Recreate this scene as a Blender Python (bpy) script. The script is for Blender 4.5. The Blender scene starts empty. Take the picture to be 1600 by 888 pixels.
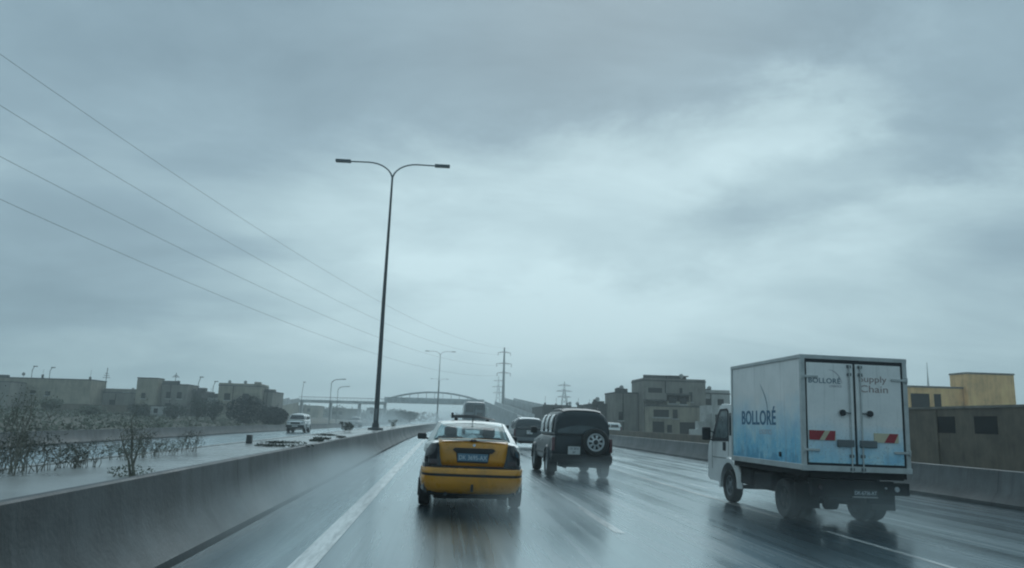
import bpy, bmesh, math, random
from math import radians, sin, cos, pi
from mathutils import Vector, Matrix
random.seed(7)
S = bpy.context.scene
col = S.collection

# ------------------------------------------------------------------ camera
H_EYE = 1.42
cam_d = bpy.data.cameras.new('camera'); cam = bpy.data.objects.new('camera', cam_d); col.objects.link(cam)
cam_d.sensor_width = 36; cam_d.lens = 27.0; cam_d.clip_start = 0.05; cam_d.clip_end = 6000
cam.matrix_world = Matrix.Translation((0, 0, H_EYE)) @ (Matrix.Rotation(radians(-4.802), 4, 'Z') @ Matrix.Rotation(radians(100.146), 4, 'X') @ Matrix.Rotation(radians(1.5), 4, 'Z'))
S.camera = cam
S.view_settings.view_transform = 'Standard'
S.view_settings.look = 'None'
S.view_settings.exposure = 0.0
S.view_settings.gamma = 1.0
S.render.engine = 'CYCLES'
S.cycles.filter_width = 2.1
S.cycles.volume_bounces = 3
S.cycles.max_bounces = 8
S.cycles.use_denoising = True

# ------------------------------------------------------------------ world: overcast rain sky
W = bpy.data.worlds.new('World'); S.world = W; W.use_nodes = True
nt = W.node_tree; nt.nodes.clear()
SUN_EL, SUN_AZ = radians(38), radians(12)

class NB:
    """tiny node builder"""
    def __init__(s, nt): s.nt = nt
    def n(s, typ, **kw):
        nd = s.nt.nodes.new(typ)
        for k, v in kw.items(): setattr(nd, k, v)
        return nd
    def link(s, a, b): s.nt.links.new(a, b)
    def setin(s, sock, v):
        if hasattr(v, 'is_linked') or isinstance(v, bpy.types.NodeSocket): s.nt.links.new(v, sock)
        else: sock.default_value = v
    def math(s, op, a, b=0.0, c=None, clamp=False):
        nd = s.n('ShaderNodeMath', operation=op, use_clamp=clamp)
        s.setin(nd.inputs[0], a); s.setin(nd.inputs[1], b)
        if c is not None: s.setin(nd.inputs[2], c)
        return nd.outputs[0]
    def vmath(s, op, a, b=None, scale=None):
        nd = s.n('ShaderNodeVectorMath', operation=op)
        s.setin(nd.inputs[0], a)
        if b is not None: s.setin(nd.inputs[1], b)
        if scale is not None: s.setin(nd.inputs['Scale'], scale)
        return nd.outputs['Value'] if op in ('DOT_PRODUCT', 'LENGTH') else nd.outputs[0]
    def noise(s, vec, scale, detail=4, rough=0.5, dist=0.0, col=False):
        nd = s.n('ShaderNodeTexNoise'); s.setin(nd.inputs['Vector'], vec)
        nd.inputs['Scale'].default_value = scale; nd.inputs['Detail'].default_value = detail
        nd.inputs['Roughness'].default_value = rough; nd.inputs['Distortion'].default_value = dist
        return nd.outputs['Color' if col else 'Fac']
    def ramp(s, fac, stops, interp='LINEAR'):
        nd = s.n('ShaderNodeValToRGB'); cr = nd.color_ramp; cr.interpolation = interp
        while len(cr.elements) < len(stops): cr.elements.new(0.5)
        for e, (p, c) in zip(cr.elements, stops):
            e.position = p; e.color = (*c, 1) if len(c) == 3 else c
        s.setin(nd.inputs[0], fac); return nd.outputs[0]
    def mix(s, fac, a, b, typ='MIX'):
        nd = s.n('ShaderNodeMix', data_type='RGBA', blend_type=typ)
        s.setin(nd.inputs[0], fac)
        for sock, v in ((nd.inputs[6], a), (nd.inputs[7], b)):
            if isinstance(v, tuple) and len(v) == 3: v = (*v, 1)
            s.setin(sock, v)
        return nd.outputs[2]
    def mapr(s, v, a, b, c, d):
        nd = s.n('ShaderNodeMapRange', clamp=True)
        s.setin(nd.inputs[0], v)
        for i, x in zip((1, 2, 3, 4), (a, b, c, d)): s.setin(nd.inputs[i], x)
        return nd.outputs[0]
    def scalev(s, vec, sc):
        nd = s.n('ShaderNodeMapping'); s.setin(nd.inputs[0], vec); nd.inputs['Scale'].default_value = sc
        return nd.outputs[0]

b = NB(nt)
tc = b.n('ShaderNodeTexCoord')
dirv = b.vmath('NORMALIZE', tc.outputs['Generated'])
# cloud sheet: direction projected on a high plane, softly warped
sx = b.n('ShaderNodeSeparateXYZ'); b.link(dirv, sx.inputs[0])
behind = b.mapr(sx.outputs[1], -.45, .25, .78, 1.0)   # unseen sky behind the camera dimmed to strengthen backlit contrast
zc = b.math('ADD', b.math('MAXIMUM', sx.outputs[2], 0.0), 0.22)
px = b.math('DIVIDE', sx.outputs[0], zc); py = b.math('DIVIDE', sx.outputs[1], zc)
cx_ = b.n('ShaderNodeCombineXYZ'); b.link(px, cx_.inputs[0]); b.link(py, cx_.inputs[1])
n1 = b.noise(b.scalev(cx_.outputs[0], (1.0, 1.5, 1.0)), 1.35, 9, 0.56, 0.45)
n2 = b.noise(b.scalev(cx_.outputs[0], (1.0, 2.2, 1.0)), 0.75, 5, 0.5, 0.2)
warp = b.vmath('SCALE', b.vmath('SUBTRACT', b.noise(b.scalev(dirv, (1, 1, 2.2)), 3.4, 8, 0.6, 0.2, True), (0.5, 0.5, 0.5)), scale=0.30)
dw = b.vmath('NORMALIZE', b.vmath('ADD', dirv, warp))
val = b.math('ADD', b.math('MULTIPLY', b.math('SUBTRACT', n1, 0.5), 1.15), b.math('MULTIPLY', b.math('SUBTRACT', n2, 0.5), 0.55))
BLOBS = [(6.3,8.9,11.0,5.2,.42,0),(21.7,22.5,9.6,3.6,.30,12),(14.4,18.4,9.6,3.4,.2,14),(33.6,14.4,9.6,1.9,.3,10),(-2.7,6.3,12.5,3.4,.2,0),
 (-5.1,15.1,6.2,5.3,.12,0),(23.5,8.5,12.5,2.2,.12,6),(-18.3,2.8,9.6,2.9,.15,0),(-26.6,5.6,9.5,4.6,-.6,0),(-21.4,21.1,15.8,7.2,-.25,0),
 (7.4,25.3,10.1,3.2,-.36,8),(38.8,19.8,5.3,9.6,-.3,0),(26.8,16.4,10.6,2.2,-.22,12),(19.1,12.7,7.7,1.9,-.1,5),(30.8,26.8,8.6,2.4,-.2,8),
 (35.4,8.4,5.8,2.9,-.1,0),(-11.5,6.8,5.8,1.9,-.1,0),(4,1.5,42,5.5,.26,0),(16,11,16,2.2,.18,14),(30,22.5,9,1.8,.2,22),(-8,26,9,3,.12,10),(2,30,16,3,-.12,5),(6,36,60,8,-.28,0),(-18,26,14,5,-.14,0)]
for az, el, su, sv, amp, rot in BLOBS:
    a, e, r = radians(az), radians(el), radians(rot)
    c = Vector((sin(a)*cos(e), cos(a)*cos(e), sin(e)))
    u0 = Vector((cos(a), -sin(a), 0)); v0 = c.cross(u0) * -1
    if v0.z < 0: v0 = -v0
    u = u0*cos(r) + v0*sin(r); v = v0*cos(r) - u0*sin(r)
    du = b.math('DIVIDE', b.vmath('DOT_PRODUCT', dw, tuple(u)), sin(radians(su)))
    dv = b.math('DIVIDE', b.vmath('DOT_PRODUCT', dw, tuple(v)), sin(radians(sv)))
    q = b.math('ADD', b.math('MULTIPLY', du, du), b.math('MULTIPLY', dv, dv))
    g = b.math('EXPONENT', b.math('MULTIPLY', q, -0.5))
    front = b.math('GREATER_THAN', b.vmath('DOT_PRODUCT', dw, tuple(c)), 0.3)
    val = b.math('ADD', val, b.math('MULTIPLY', b.math('MULTIPLY', g, front), amp))
fac = b.mapr(val, -0.68, 0.62, 0.0, 1.0)
cloud = b.ramp(fac, [(0.0, (0.19, 0.285, 0.355)), (0.32, (0.295, 0.425, 0.505)), (0.6, (0.465, 0.635, 0.70)), (1.0, (0.69, 0.90, 0.96))])
sky = b.n('ShaderNodeTexSky', sky_type='NISHITA'); sky.sun_disc = False
sky.sun_elevation = SUN_EL; sky.sun_rotation = SUN_AZ; sky.dust_density = 4
bg1 = b.n('ShaderNodeBackground'); b.link(sky.outputs[0], bg1.inputs[0]); bg1.inputs[1].default_value = 0.05
bg2 = b.n('ShaderNodeBackground'); b.link(cloud, bg2.inputs[0]); b.link(b.math('MULTIPLY', behind, 1.0), bg2.inputs[1])
tintup = b.mapr(b.math('MAXIMUM', sx.outputs[2], b.math('MULTIPLY', sx.outputs[1], -1.0)), .45, .9, 0.0, 1.0)
b.link(b.mix(tintup, cloud, b.mix(1.0, cloud, (.90, 1.0, 1.05), 'MULTIPLY')), bg2.inputs[0])
mx = b.n('ShaderNodeMixShader'); mx.inputs[0].default_value = 0.96
b.link(bg1.outputs[0], mx.inputs[1]); b.link(bg2.outputs[0], mx.inputs[2])
wo = b.n('ShaderNodeOutputWorld'); b.link(mx.outputs[0], wo.inputs[0])

sun_d = bpy.data.lights.new('sun', 'SUN'); sun_d.energy = 0.8; sun_d.angle = radians(40); sun_d.color = (0.86, 0.97, 1.0)
sun = bpy.data.objects.new('sun', sun_d); col.objects.link(sun)
sdir = Vector((sin(SUN_AZ)*cos(SUN_EL), cos(SUN_AZ)*cos(SUN_EL), sin(SUN_EL)))
sun.rotation_euler = sdir.to_track_quat('Z', 'Y').to_euler()

# ------------------------------------------------------------------ mesh helpers
class MB:
    def __init__(s): s.v = []; s.f = []
    def add(s, vs, fs):
        o = len(s.v); s.v += [tuple(v) for v in vs]; s.f += [tuple(i+o for i in f) for f in fs]; return s
    def box(s, x0, x1, y0, y1, z0, z1):
        return s.add([(x0,y0,z0),(x1,y0,z0),(x1,y1,z0),(x0,y1,z0),(x0,y0,z1),(x1,y0,z1),(x1,y1,z1),(x0,y1,z1)],
                     [(3,2,1,0),(4,5,6,7),(0,1,5,4),(1,2,6,5),(2,3,7,6),(3,0,4,7)])
    def hexa(s, p):
        return s.add(p, [(3,2,1,0),(4,5,6,7),(0,1,5,4),(1,2,6,5),(2,3,7,6),(3,0,4,7)])
    def prism(s, poly, axis, a0, a1):
        n = len(poly)
        def P(q, a):
            if axis == 'x': return (a, q[0], q[1])
            if axis == 'y': return (q[0], a, q[1])
            return (q[0], q[1], a)
        vs = [P(q, a0) for q in poly] + [P(q, a1) for q in poly]
        fs = [tuple(range(n))[::-1], tuple(range(n, 2*n))] + [(i, (i+1) % n, n+(i+1) % n, n+i) for i in range(n)]
        return s.add(vs, fs)
    def loft(s, rings, cap=True, closed=True):
        n = len(rings[0]); vs = [p for r in rings for p in r]; fs = []
        m = n if closed else n-1
        for k in range(len(rings)-1):
            for i in range(m):
                j = (i+1) % n; fs.append((k*n+i, k*n+j, (k+1)*n+j, (k+1)*n+i))
        if cap and closed:
            fs.append(tuple(range(n))[::-1]); fs.append(tuple((len(rings)-1)*n+i for i in range(n)))
        return s.add(vs, fs)
    def tube(s, pts, r, n=6):
        pts = [Vector(p) for p in pts]; rs = r if isinstance(r, (list, tuple)) else [r]*len(pts)
        rings = []
        up = Vector((0, 0, 1))
        for i, p in enumerate(pts):
            t = (pts[min(i+1, len(pts)-1)] - pts[max(i-1, 0)]).normalized()
            a = t.cross(up)
            if a.length < 1e-3: a = t.cross(Vector((0, 1, 0)))
            a.normalize(); c = a.cross(t)
            rings.append([tuple(p + (a*cos(2*pi*k/n) + c*sin(2*pi*k/n))*rs[i]) for k in range(n)])
        return s.loft(rings)
    def rev(s, prof, c, axis='x', n=24, close=True):
        """prof: list of (along, radius)"""
        rings = []
        for a, r in prof:
            ring = []
            for k in range(n):
                t = 2*pi*k/n
                if axis == 'x': ring.append((c[0]+a, c[1]+r*cos(t), c[2]+r*sin(t)))
                elif axis == 'y': ring.append((c[0]+r*cos(t), c[1]+a, c[2]+r*sin(t)))
                else: ring.append((c[0]+r*cos(t), c[1]+r*sin(t), c[2]+a))
            rings.append(ring)
        return s.loft(rings)
    def patch(s, p00, p10, p11, p01, thick=0.006, bulge=0.0, n=6):
        """slightly domed quad panel with thickness, order round the edge"""
        p00, p10, p11, p01 = map(Vector, (p00, p10, p11, p01))
        nr = (p10-p00).cross(p01-p00).normalized()
        top = []
        for j in range(n+1):
            for i in range(n+1):
                u, v = i/n, j/n
                p = p00*(1-u)*(1-v) + p10*u*(1-v) + p11*u*v + p01*(1-u)*v
                top.append(p + nr*bulge*(1-(2*u-1)**2)*(1-(2*v-1)**2))
        N = n+1; vs = top + [p - nr*thick for p in top]; fs = []
        for j in range(n):
            for i in range(n):
                a = j*N+i; fs.append((a, a+1, a+N+1, a+N)); fs.append((a+N*N, a+N+N*N, a+N+1+N*N, a+1+N*N))
        edge = [i for i in range(N)] + [j*N+n for j in range(1, N)] + [n*N+i for i in range(n-1, -1, -1)] + [j*N for j in range(n-1, 0, -1)]
        for k in range(len(edge)):
            a, c = edge[k], edge[(k+1) % len(edge)]; fs.append((a, a+N*N, c+N*N, c))
        return s.add(vs, fs)
    def build(s, name, m, parent=None, bevel=0, segs=2, smooth=35, loc=None):
        me = bpy.data.meshes.new(name); me.from_pydata(s.v, [], s.f); me.update()
        bm = bmesh.new(); bm.from_mesh(me); bmesh.ops.recalc_face_normals(bm, faces=bm.faces); bm.to_mesh(me); bm.free()
        if m is not None: me.materials.append(m)
        if smooth:
            for p in me.polygons: p.use_smooth = True
            me.set_sharp_from_angle(angle=radians(smooth))
        o = bpy.data.objects.new(name, me); col.objects.link(o)
        if parent: o.parent = parent
        if loc: o.location = loc
        if bevel:
            md = o.modifiers.new('bevel', 'BEVEL'); md.width = bevel; md.segments = segs; md.limit_method = 'ANGLE'; md.angle_limit = radians(30)
        return o

def tag(o, label=None, cat=None, group=None, kind=None):
    if label: o['label'] = label
    if cat: o['category'] = cat
    if group: o['group'] = group
    if kind: o['kind'] = kind
    return o
def empty(name, loc=(0, 0, 0), rz=0, ry=0):
    o = bpy.data.objects.new(name, None); col.objects.link(o); o.location = loc; o.rotation_euler = (0, ry, rz); o.empty_display_size = 0.2
    return o
KIDS = None
def copy_tree(o, parent=None):
    c = o.copy(); col.objects.link(c); c.parent = parent
    for ch in [x for x in col.objects if x.parent == o]: copy_tree(ch, c)
    return c
def text(body, size, parent, m, M4, name='lettering', align='LEFT', squash=1.0, off=0.0, thick=0.0015, space=1.0):
    cu = bpy.data.curves.new(name, 'FONT'); cu.body = body; cu.size = size; cu.align_x = align; cu.extrude = thick; cu.offset = off; cu.space_character = space
    t = bpy.data.objects.new(name, cu); col.objects.link(t)
    dg = bpy.context.evaluated_depsgraph_get(); me = bpy.data.meshes.new_from_object(t.evaluated_get(dg))
    bpy.data.objects.remove(t); me.materials.clear(); me.materials.append(m)
    for v in me.vertices: v.co.x *= squash
    me.transform(M4); me.name = name
    o = bpy.data.objects.new(name, me); col.objects.link(o); o.parent = parent
    return o
M_REAR = Matrix.Rotation(pi/2, 4, 'X')                                   # faces -Y, reads left to right seen from behind
M_LEFT = Matrix.Rotation(-pi/2, 4, 'Z') @ Matrix.Rotation(pi/2, 4, 'X')  # faces -X

# ------------------------------------------------------------------ materials
def pmat(name, c, rough=0.6, metal=0.0, var=0.12, scale=4.0, bump=0.0, bscale=30, coat=0.0, dirt=None, stretch=(1, 1, 1), spec=0.5, rvar=0.0):
    m = bpy.data.materials.new(name); m.use_nodes = True; t = m.node_tree; t.nodes.clear(); b = NB(t)
    tc = b.n('ShaderNodeTexCoord'); p = b.n('ShaderNodeBsdfPrincipled'); o = b.n('ShaderNodeOutputMaterial'); b.link(p.outputs[0], o.inputs[0])
    vec = b.scalev(tc.outputs['Object'], stretch)
    n = b.noise(vec, scale, 5, 0.6)
    lo = tuple(x*(1-var) for x in c); hi = tuple(min(1, x*(1+var)) for x in c)
    cc = b.ramp(n, [(0.3, lo), (0.7, hi)])
    if dirt:
        n2 = b.noise(vec, scale*0.43, 6, 0.65, 0.4)
        cc = b.mix(b.mapr(n2, 0.48, 0.68, 0, dirt[1]), cc, dirt[0])
    b.link(cc, p.inputs['Base Color'])
    if rvar: b.link(b.mapr(b.noise(vec, scale*1.7, 4), 0.3, 0.7, max(0.02, rough-rvar), min(1, rough+rvar)), p.inputs['Roughness'])
    else: p.inputs['Roughness'].default_value = rough
    p.inputs['Metallic'].default_value = metal; p.inputs['Coat Weight'].default_value = coat; p.inputs['Coat Roughness'].default_value = 0.08
    p.inputs['Specular IOR Level'].default_value = spec
    if bump:
        bn = b.n('ShaderNodeBump'); bn.inputs['Strength'].default_value = bump; bn.inputs['Distance'].default_value = 0.02
        b.link(b.noise(vec, bscale, 4), bn.inputs['Height']); b.link(bn.outputs[0], p.inputs['Normal'])
    return m
M = {}
M['yellow'] = pmat('taxi_yellow', (.60, .25, .005), .32, var=.08, scale=2.5, coat=.6, dirt=((.14, .09, .02), .6), rvar=.08)
M['pale'] = pmat('pale_reflection_paint', (.62, .62, .58), .3, var=.06, scale=3, coat=.6, dirt=((.35, .35, .33), .4))  # off-white colour stands in for sky reflecting off the taxi bodywork
M['white'] = pmat('white_paint', (.80, .81, .80), .3, var=.05, scale=2, coat=.5, dirt=((.42, .42, .40), .55))
M['black_paint'] = pmat('black_paint', (.02, .022, .025), .25, var=.2, coat=.5)
M['suv_paint'] = pmat('dark_blue_grey_paint', (.010, .019, .026), .35, var=.15, scale=2, coat=.12, dirt=((.018, .024, .028), .5), spec=.35)
M['silver'] = pmat('silver_paint', (.13, .15, .16), .3, metal=.3, coat=.5, var=.06, dirt=((.16, .16, .16), .5))
M['rubber'] = pmat('tyre_rubber', (.012, .013, .014), .6, var=.3, scale=12, bump=.3)
M['plastic'] = pmat('black_plastic', (.014, .016, .018), .45, var=.2)
M['under'] = pmat('chassis_grime', (.007, .009, .010), .75, var=.4, scale=7, dirt=((.018, .019, .019), .6), spec=.25)
M['alloy'] = pmat('alloy_rim', (.55, .57, .58), .35, metal=.6, var=.1)
M['mid_paint'] = pmat('dark_grey_green_paint', (.035, .05, .058), .3, var=.1, coat=.3)
M['chrome'] = pmat('chrome', (.6, .62, .63), .18, metal=1, var=.05)
M['lamp'] = pmat('dark_red_lamp', (.03, .006, .008), .12, var=.2, coat=1)
M['smoked'] = pmat('smoked_lamp', (.006, .009, .014), .1, var=.2, coat=1)
M['clear'] = pmat('clear_lamp', (.45, .48, .5), .15, var=.1, coat=1)
M['plate'] = pmat('plate_blue', (.10, .19, .27), .4, var=.05)
M['plate_w'] = pmat('plate_white', (.62, .64, .64), .4, var=.05, dirt=((.35, .35, .34), .4))
M['ink'] = pmat('dark_ink', (.02, .03, .05), .5, var=.1)
M['ink_w'] = pmat('pale_ink', (.6, .68, .72), .5, var=.1)
M['navy'] = pmat('navy_lettering', (.02, .12, .22), .45, var=.08)
M['greyblue'] = pmat('grey_blue_lettering', (.10, .17, .22), .45, var=.08)
M['brown'] = pmat('brown_lettering', (.30, .22, .21), .5, var=.08)
M['faint'] = pmat('faint_lettering', (.36, .34, .38), .5, var=.08)
M['red'] = pmat('red_reflector', (.30, .018, .03), .35, var=.12)
M['dim_red'] = pmat('dim_red_lamp', (.085, .012, .018), .2, var=.2, coat=1)
M['cream'] = pmat('cream_reflector', (.52, .47, .33), .35, var=.1)
M['alu'] = pmat('aluminium', (.46, .49, .49), .45, metal=.25, var=.1, scale=6, dirt=((.28, .29, .29), .5))
M['gasket'] = pmat('black_gasket', (.008, .012, .018), .6, var=.1)
M['seat'] = pmat('seat_fabric', (.05, .055, .06), .9, var=.2)
M['skin'] = pmat('skin', (.12, .07, .05), .6, var=.1)
def glass(name, tint, rough=.03, thru=.5):
    m = bpy.data.materials.new(name); m.use_nodes = True; t = m.node_tree; t.nodes.clear(); b = NB(t)
    o = b.n('ShaderNodeOutputMaterial'); tr = b.n('ShaderNodeBsdfTransparent'); tr.inputs[0].default_value = (*tint, 1)
    g = b.n('ShaderNodeBsdfGlossy'); g.inputs['Roughness'].default_value = rough; g.inputs[0].default_value = (.9, .9, .9, 1)
    fr = b.n('ShaderNodeFresnel'); fr.inputs[0].default_value = 1.5
    mm = b.n('ShaderNodeMixShader'); geo = b.n('ShaderNodeNewGeometry'); b.link(b.math('MULTIPLY', b.math('ADD', fr.outputs[0], .02, clamp=True), b.math('SUBTRACT', 1.0, geo.outputs['Backfacing'])), mm.inputs[0]); b.link(tr.outputs[0], mm.inputs[1]); b.link(g.outputs[0], mm.inputs[2])
    b.link(mm.outputs[0], o.inputs[0]); return m
M['glass'] = glass('car_glass', (.84, .90, .91))
M['tint'] = pmat('tinted_glass', (.012, .018, .022), .08, var=.1, coat=1)
M['mist_glass'] = pmat('misted_dark_glass', (.040, .060, .070), .2, var=.25, scale=3, coat=.4)

def concrete(name, c, rough=.55, rvar=.15, streak=True, scale=.6, joints=0):
    m = bpy.data.materials.new(name); m.use_nodes = True; t = m.node_tree; t.nodes.clear(); b = NB(t)
    tc = b.n('ShaderNodeTexCoord'); p = b.n('ShaderNodeBsdfPrincipled'); o = b.n('ShaderNodeOutputMaterial'); b.link(p.outputs[0], o.inputs[0])
    v = tc.outputs['Object']
    n1 = b.noise(v, scale, 6, .62, .3); n2 = b.noise(v, scale*9, 4, .6)
    n3 = b.noise(b.scalev(v, (2.2, 2.2, .25)), 1.6, 5, .6)
    k = b.math('ADD', b.math('ADD', b.math('MULTIPLY', n1, .6), b.math('MULTIPLY', n2, .25)), b.math('MULTIPLY', b.math('SUBTRACT', b.noise(v, scale*2.7, 3, .5), .5), .55))
    if streak: k = b.math('ADD', k, b.math('MULTIPLY', b.math('SUBTRACT', n3, .5), .5))
    cc = b.ramp(k, [(.22, tuple(x*.55 for x in c)), (.45, c), (.68, tuple(min(1, x*1.35) for x in c))])
    if joints:
        sp = b.n('ShaderNodeSeparateXYZ'); b.link(v, sp.inputs[0])
        fr = b.math('FRACT', b.math('DIVIDE', b.math('ADD', sp.outputs[1], 100.0), joints))
        j = b.math('LESS_THAN', b.math('ABSOLUTE', b.math('SUBTRACT', fr, .5)), .018/joints*1.3)
        cc = b.mix(b.math('MULTIPLY', j, .75), cc, (.02, .022, .022))
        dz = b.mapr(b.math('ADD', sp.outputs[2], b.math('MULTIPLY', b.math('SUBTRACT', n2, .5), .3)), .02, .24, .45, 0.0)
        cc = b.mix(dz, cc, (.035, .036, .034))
        st = b.noise(b.scalev(v, (1, 2.6, .12)), 1.4, 5, .7)
        cc = b.mix(b.mapr(st, .50, .66, 0, .7), cc, (.045, .05, .05))
    b.link(cc, p.inputs['Base Color'])
    b.link(b.mapr(n1, .3, .7, max(.05, rough-rvar), min(1, rough+rvar)), p.inputs['Roughness'])
    bn = b.n('ShaderNodeBump'); bn.inputs['Strength'].default_value = .25; bn.inputs['Distance'].default_value = .02
    b.link(b.noise(v, 22, 4), bn.inputs['Height']); b.link(bn.outputs[0], p.inputs['Normal'])
    return m
M['barrier'] = concrete('wet_barrier_concrete', (.085, .095, .098), .55, .15, joints=6.0)
M['median'] = concrete('wet_median_paving', (.30, .31, .305), .26, .12, streak=False, scale=.35)
M['dirty_wall'] = concrete('stained_brown_wall', (.14, .12, .092), .8, .1)
M['render_grey'] = concrete('grey_cement_render', (.215, .205, .18), .85, .1, scale=.25)
M['render_beige'] = concrete('beige_cement_render', (.30, .275, .215), .85, .1, scale=.25)
M['render_dark'] = concrete('dark_cement_render', (.085, .085, .08), .85, .1, scale=.25)
M['render_yellow'] = concrete('yellow_render', (.84, .52, .24), .8, .1, scale=.2)
M['render_pale'] = concrete('pale_render', (.42, .43, .42), .8, .1, scale=.3)
M['bridge'] = concrete('bridge_concrete', (.42, .44, .44), .7, .1, scale=.2)
M['hole'] = pmat('dark_opening', (.006, .008, .009), .9, var=.3)
M['steel'] = pmat('galvanised_steel', (.13, .15, .16), .45, metal=.4, var=.15, scale=2)
M['steel_dark'] = pmat('dark_steel', (.03, .04, .045), .5, metal=.2, var=.15)
M['lamp_body'] = pmat('lamp_head_grey', (.02, .045, .06), .45, var=.2)
M['bark'] = pmat('bark', (.06, .05, .04), .9, var=.3, scale=8)
M['leaf'] = pmat('grey_green_leaf', (.12, .135, .10), .7, var=.4, scale=3)
M['palm'] = pmat('dark_palm_leaf', (.010, .020, .020), .7, var=.4, scale=2)
M['leaf_dark'] = pmat('dark_leaf', (.06, .075, .062), .7, var=.45, scale=2)
M['dry'] = pmat('dry_twig', (.16, .155, .13), .9, var=.3, scale=5)
M['far'] = pmat('distant_green', (.05, .065, .055), .9, var=.4, scale=.2)
M['earth'] = None

# wet asphalt: dark base under a film of water, roughness drawn out along the lanes
def wet_road():
    m = bpy.data.materials.new('wet_asphalt'); m.use_nodes = True; t = m.node_tree; t.nodes.clear(); b = NB(t)
    tc = b.n('ShaderNodeTexCoord'); p = b.n('ShaderNodeBsdfPrincipled'); o = b.n('ShaderNodeOutputMaterial'); b.link(p.outputs[0], o.inputs[0])
    v = tc.outputs['Object']
    st = b.noise(b.scalev(v, (1.3, .022, 1)), 1.6, 6, .62, .1)
    st2 = b.noise(b.scalev(v, (5, .05, 1)), 1.5, 5, .65)
    pa = b.noise(b.scalev(v, (.55, .16, 1)), 1.0, 5, .6, .3)
    k = b.math('ADD', b.math('MULTIPLY', st, .5), b.math('ADD', b.math('MULTIPLY', st2, .22), b.math('MULTIPLY', pa, .28)))
    xs_ = b.n('ShaderNodeSeparateXYZ'); b.link(v, xs_.inputs[0])
    xw = b.math('ADD', xs_.outputs[0], b.math('MULTIPLY', b.math('SUBTRACT', b.noise(b.scalev(v, (.2, .03, 1)), 1.0, 2), .5), .5))
    trk = None
    for c0 in (-.15, 1.2, 3.35, 4.75, 6.75, 8.2):
        d = b.math('DIVIDE', b.math('SUBTRACT', xw, c0), .30); g = b.math('EXPONENT', b.math('MULTIPLY', b.math('MULTIPLY', d, d), -1.0))
        trk = g if trk is None else b.math('ADD', trk, g)
    k = b.math('ADD', k, b.math('MULTIPLY', b.math('SUBTRACT', trk, .35), .055))
    b.link(b.ramp(k, [(.3, (.006, .012, .017)), (.7, (.022, .032, .04))]), p.inputs['Base Color'])
    b.link(b.mapr(k, .40, .60, .20, .38), p.inputs['Roughness'])
    p.inputs['Specular Tint'].default_value = (.80, .95, 1, 1)
    p.inputs['Coat Weight'].default_value = 1.0; p.inputs['Coat IOR'].default_value = 1.36; p.inputs['Coat Tint'].default_value = (.8, .95, 1, 1)
    b.link(b.mapr(k, .40, .60, .15, .30), p.inputs['Coat Roughness'])
    b.link(b.mapr(k, .38, .62, 1.0, .6), p.inputs['Specular IOR Level'])
    bn = b.n('ShaderNodeBump'); bn.inputs['Strength'].default_value = .06; bn.inputs['Distance'].default_value = .01
    hh = b.math('ADD', b.noise(b.scalev(v, (1, .35, 1)), 16, 4, .7), b.math('MULTIPLY', b.noise(v, 90, 2), .4))
    b.link(hh, bn.inputs['Height']); b.link(bn.outputs[0], p.inputs['Normal'])
    return m
M['road'] = wet_road()
def paint_line(name, WLO, WMIN, WMAX):
    m = bpy.data.materials.new(name); m.use_nodes = True; t = m.node_tree; t.nodes.clear(); b = NB(t)
    tc = b.n('ShaderNodeTexCoord'); p = b.n('ShaderNodeBsdfPrincipled'); o = b.n('ShaderNodeOutputMaterial')
    v = tc.outputs['Object']; n = b.noise(b.scalev(v, (3, .5, 1)), 3.0, 6, .7)
    b.link(b.ramp(n, [(.35, (.62, .63, .62)), (.6, (.80, .81, .80))]), p.inputs['Base Color']); p.inputs['Roughness'].default_value = .35; p.inputs['Coat Weight'].default_value = 1; p.inputs['Coat Roughness'].default_value = .2
    tr = b.n('ShaderNodeBsdfTransparent'); mm = b.n('ShaderNodeMixShader')
    b.link(b.mapr(b.noise(b.scalev(v, (4, .35, 1)), 2.2, 6, .75), WLO, .56, WMIN, WMAX), mm.inputs[0])
    b.link(tr.outputs[0], mm.inputs[1]); b.link(p.outputs[0], mm.inputs[2]); b.link(mm.outputs[0], o.inputs[0]); return m
M['line'] = paint_line('white_road_paint', .3, .55, 1.0); M['worn'] = paint_line('worn_white_road_paint', .32, .25, .9)
def earth():
    m = bpy.data.materials.new('wet_earth_and_weeds'); m.use_nodes = True; t = m.node_tree; t.nodes.clear(); b = NB(t)
    tc = b.n('ShaderNodeTexCoord'); p = b.n('ShaderNodeBsdfPrincipled'); o = b.n('ShaderNodeOutputMaterial'); b.link(p.outputs[0], o.inputs[0])
    v = tc.outputs['Object']
    n = b.noise(v, .06, 8, .65, .4); n2 = b.noise(v, .9, 6, .7)
    k = b.math('ADD', b.math('MULTIPLY', n, .6), b.math('MULTIPLY', n2, .4))
    b.link(b.ramp(k, [(.35, (.035, .045, .025)), (.5, (.075, .07, .05)), (.65, (.14, .125, .10))]), p.inputs['Base Color'])
    p.inputs['Roughness'].default_value = .75
    bn = b.n('ShaderNodeBump'); bn.inputs['Strength'].default_value = .6; bn.inputs['Distance'].default_value = .15
    b.link(n2, bn.inputs['Height']); b.link(bn.outputs[0], p.inputs['Normal']); return m
M['earth'] = earth()

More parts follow.
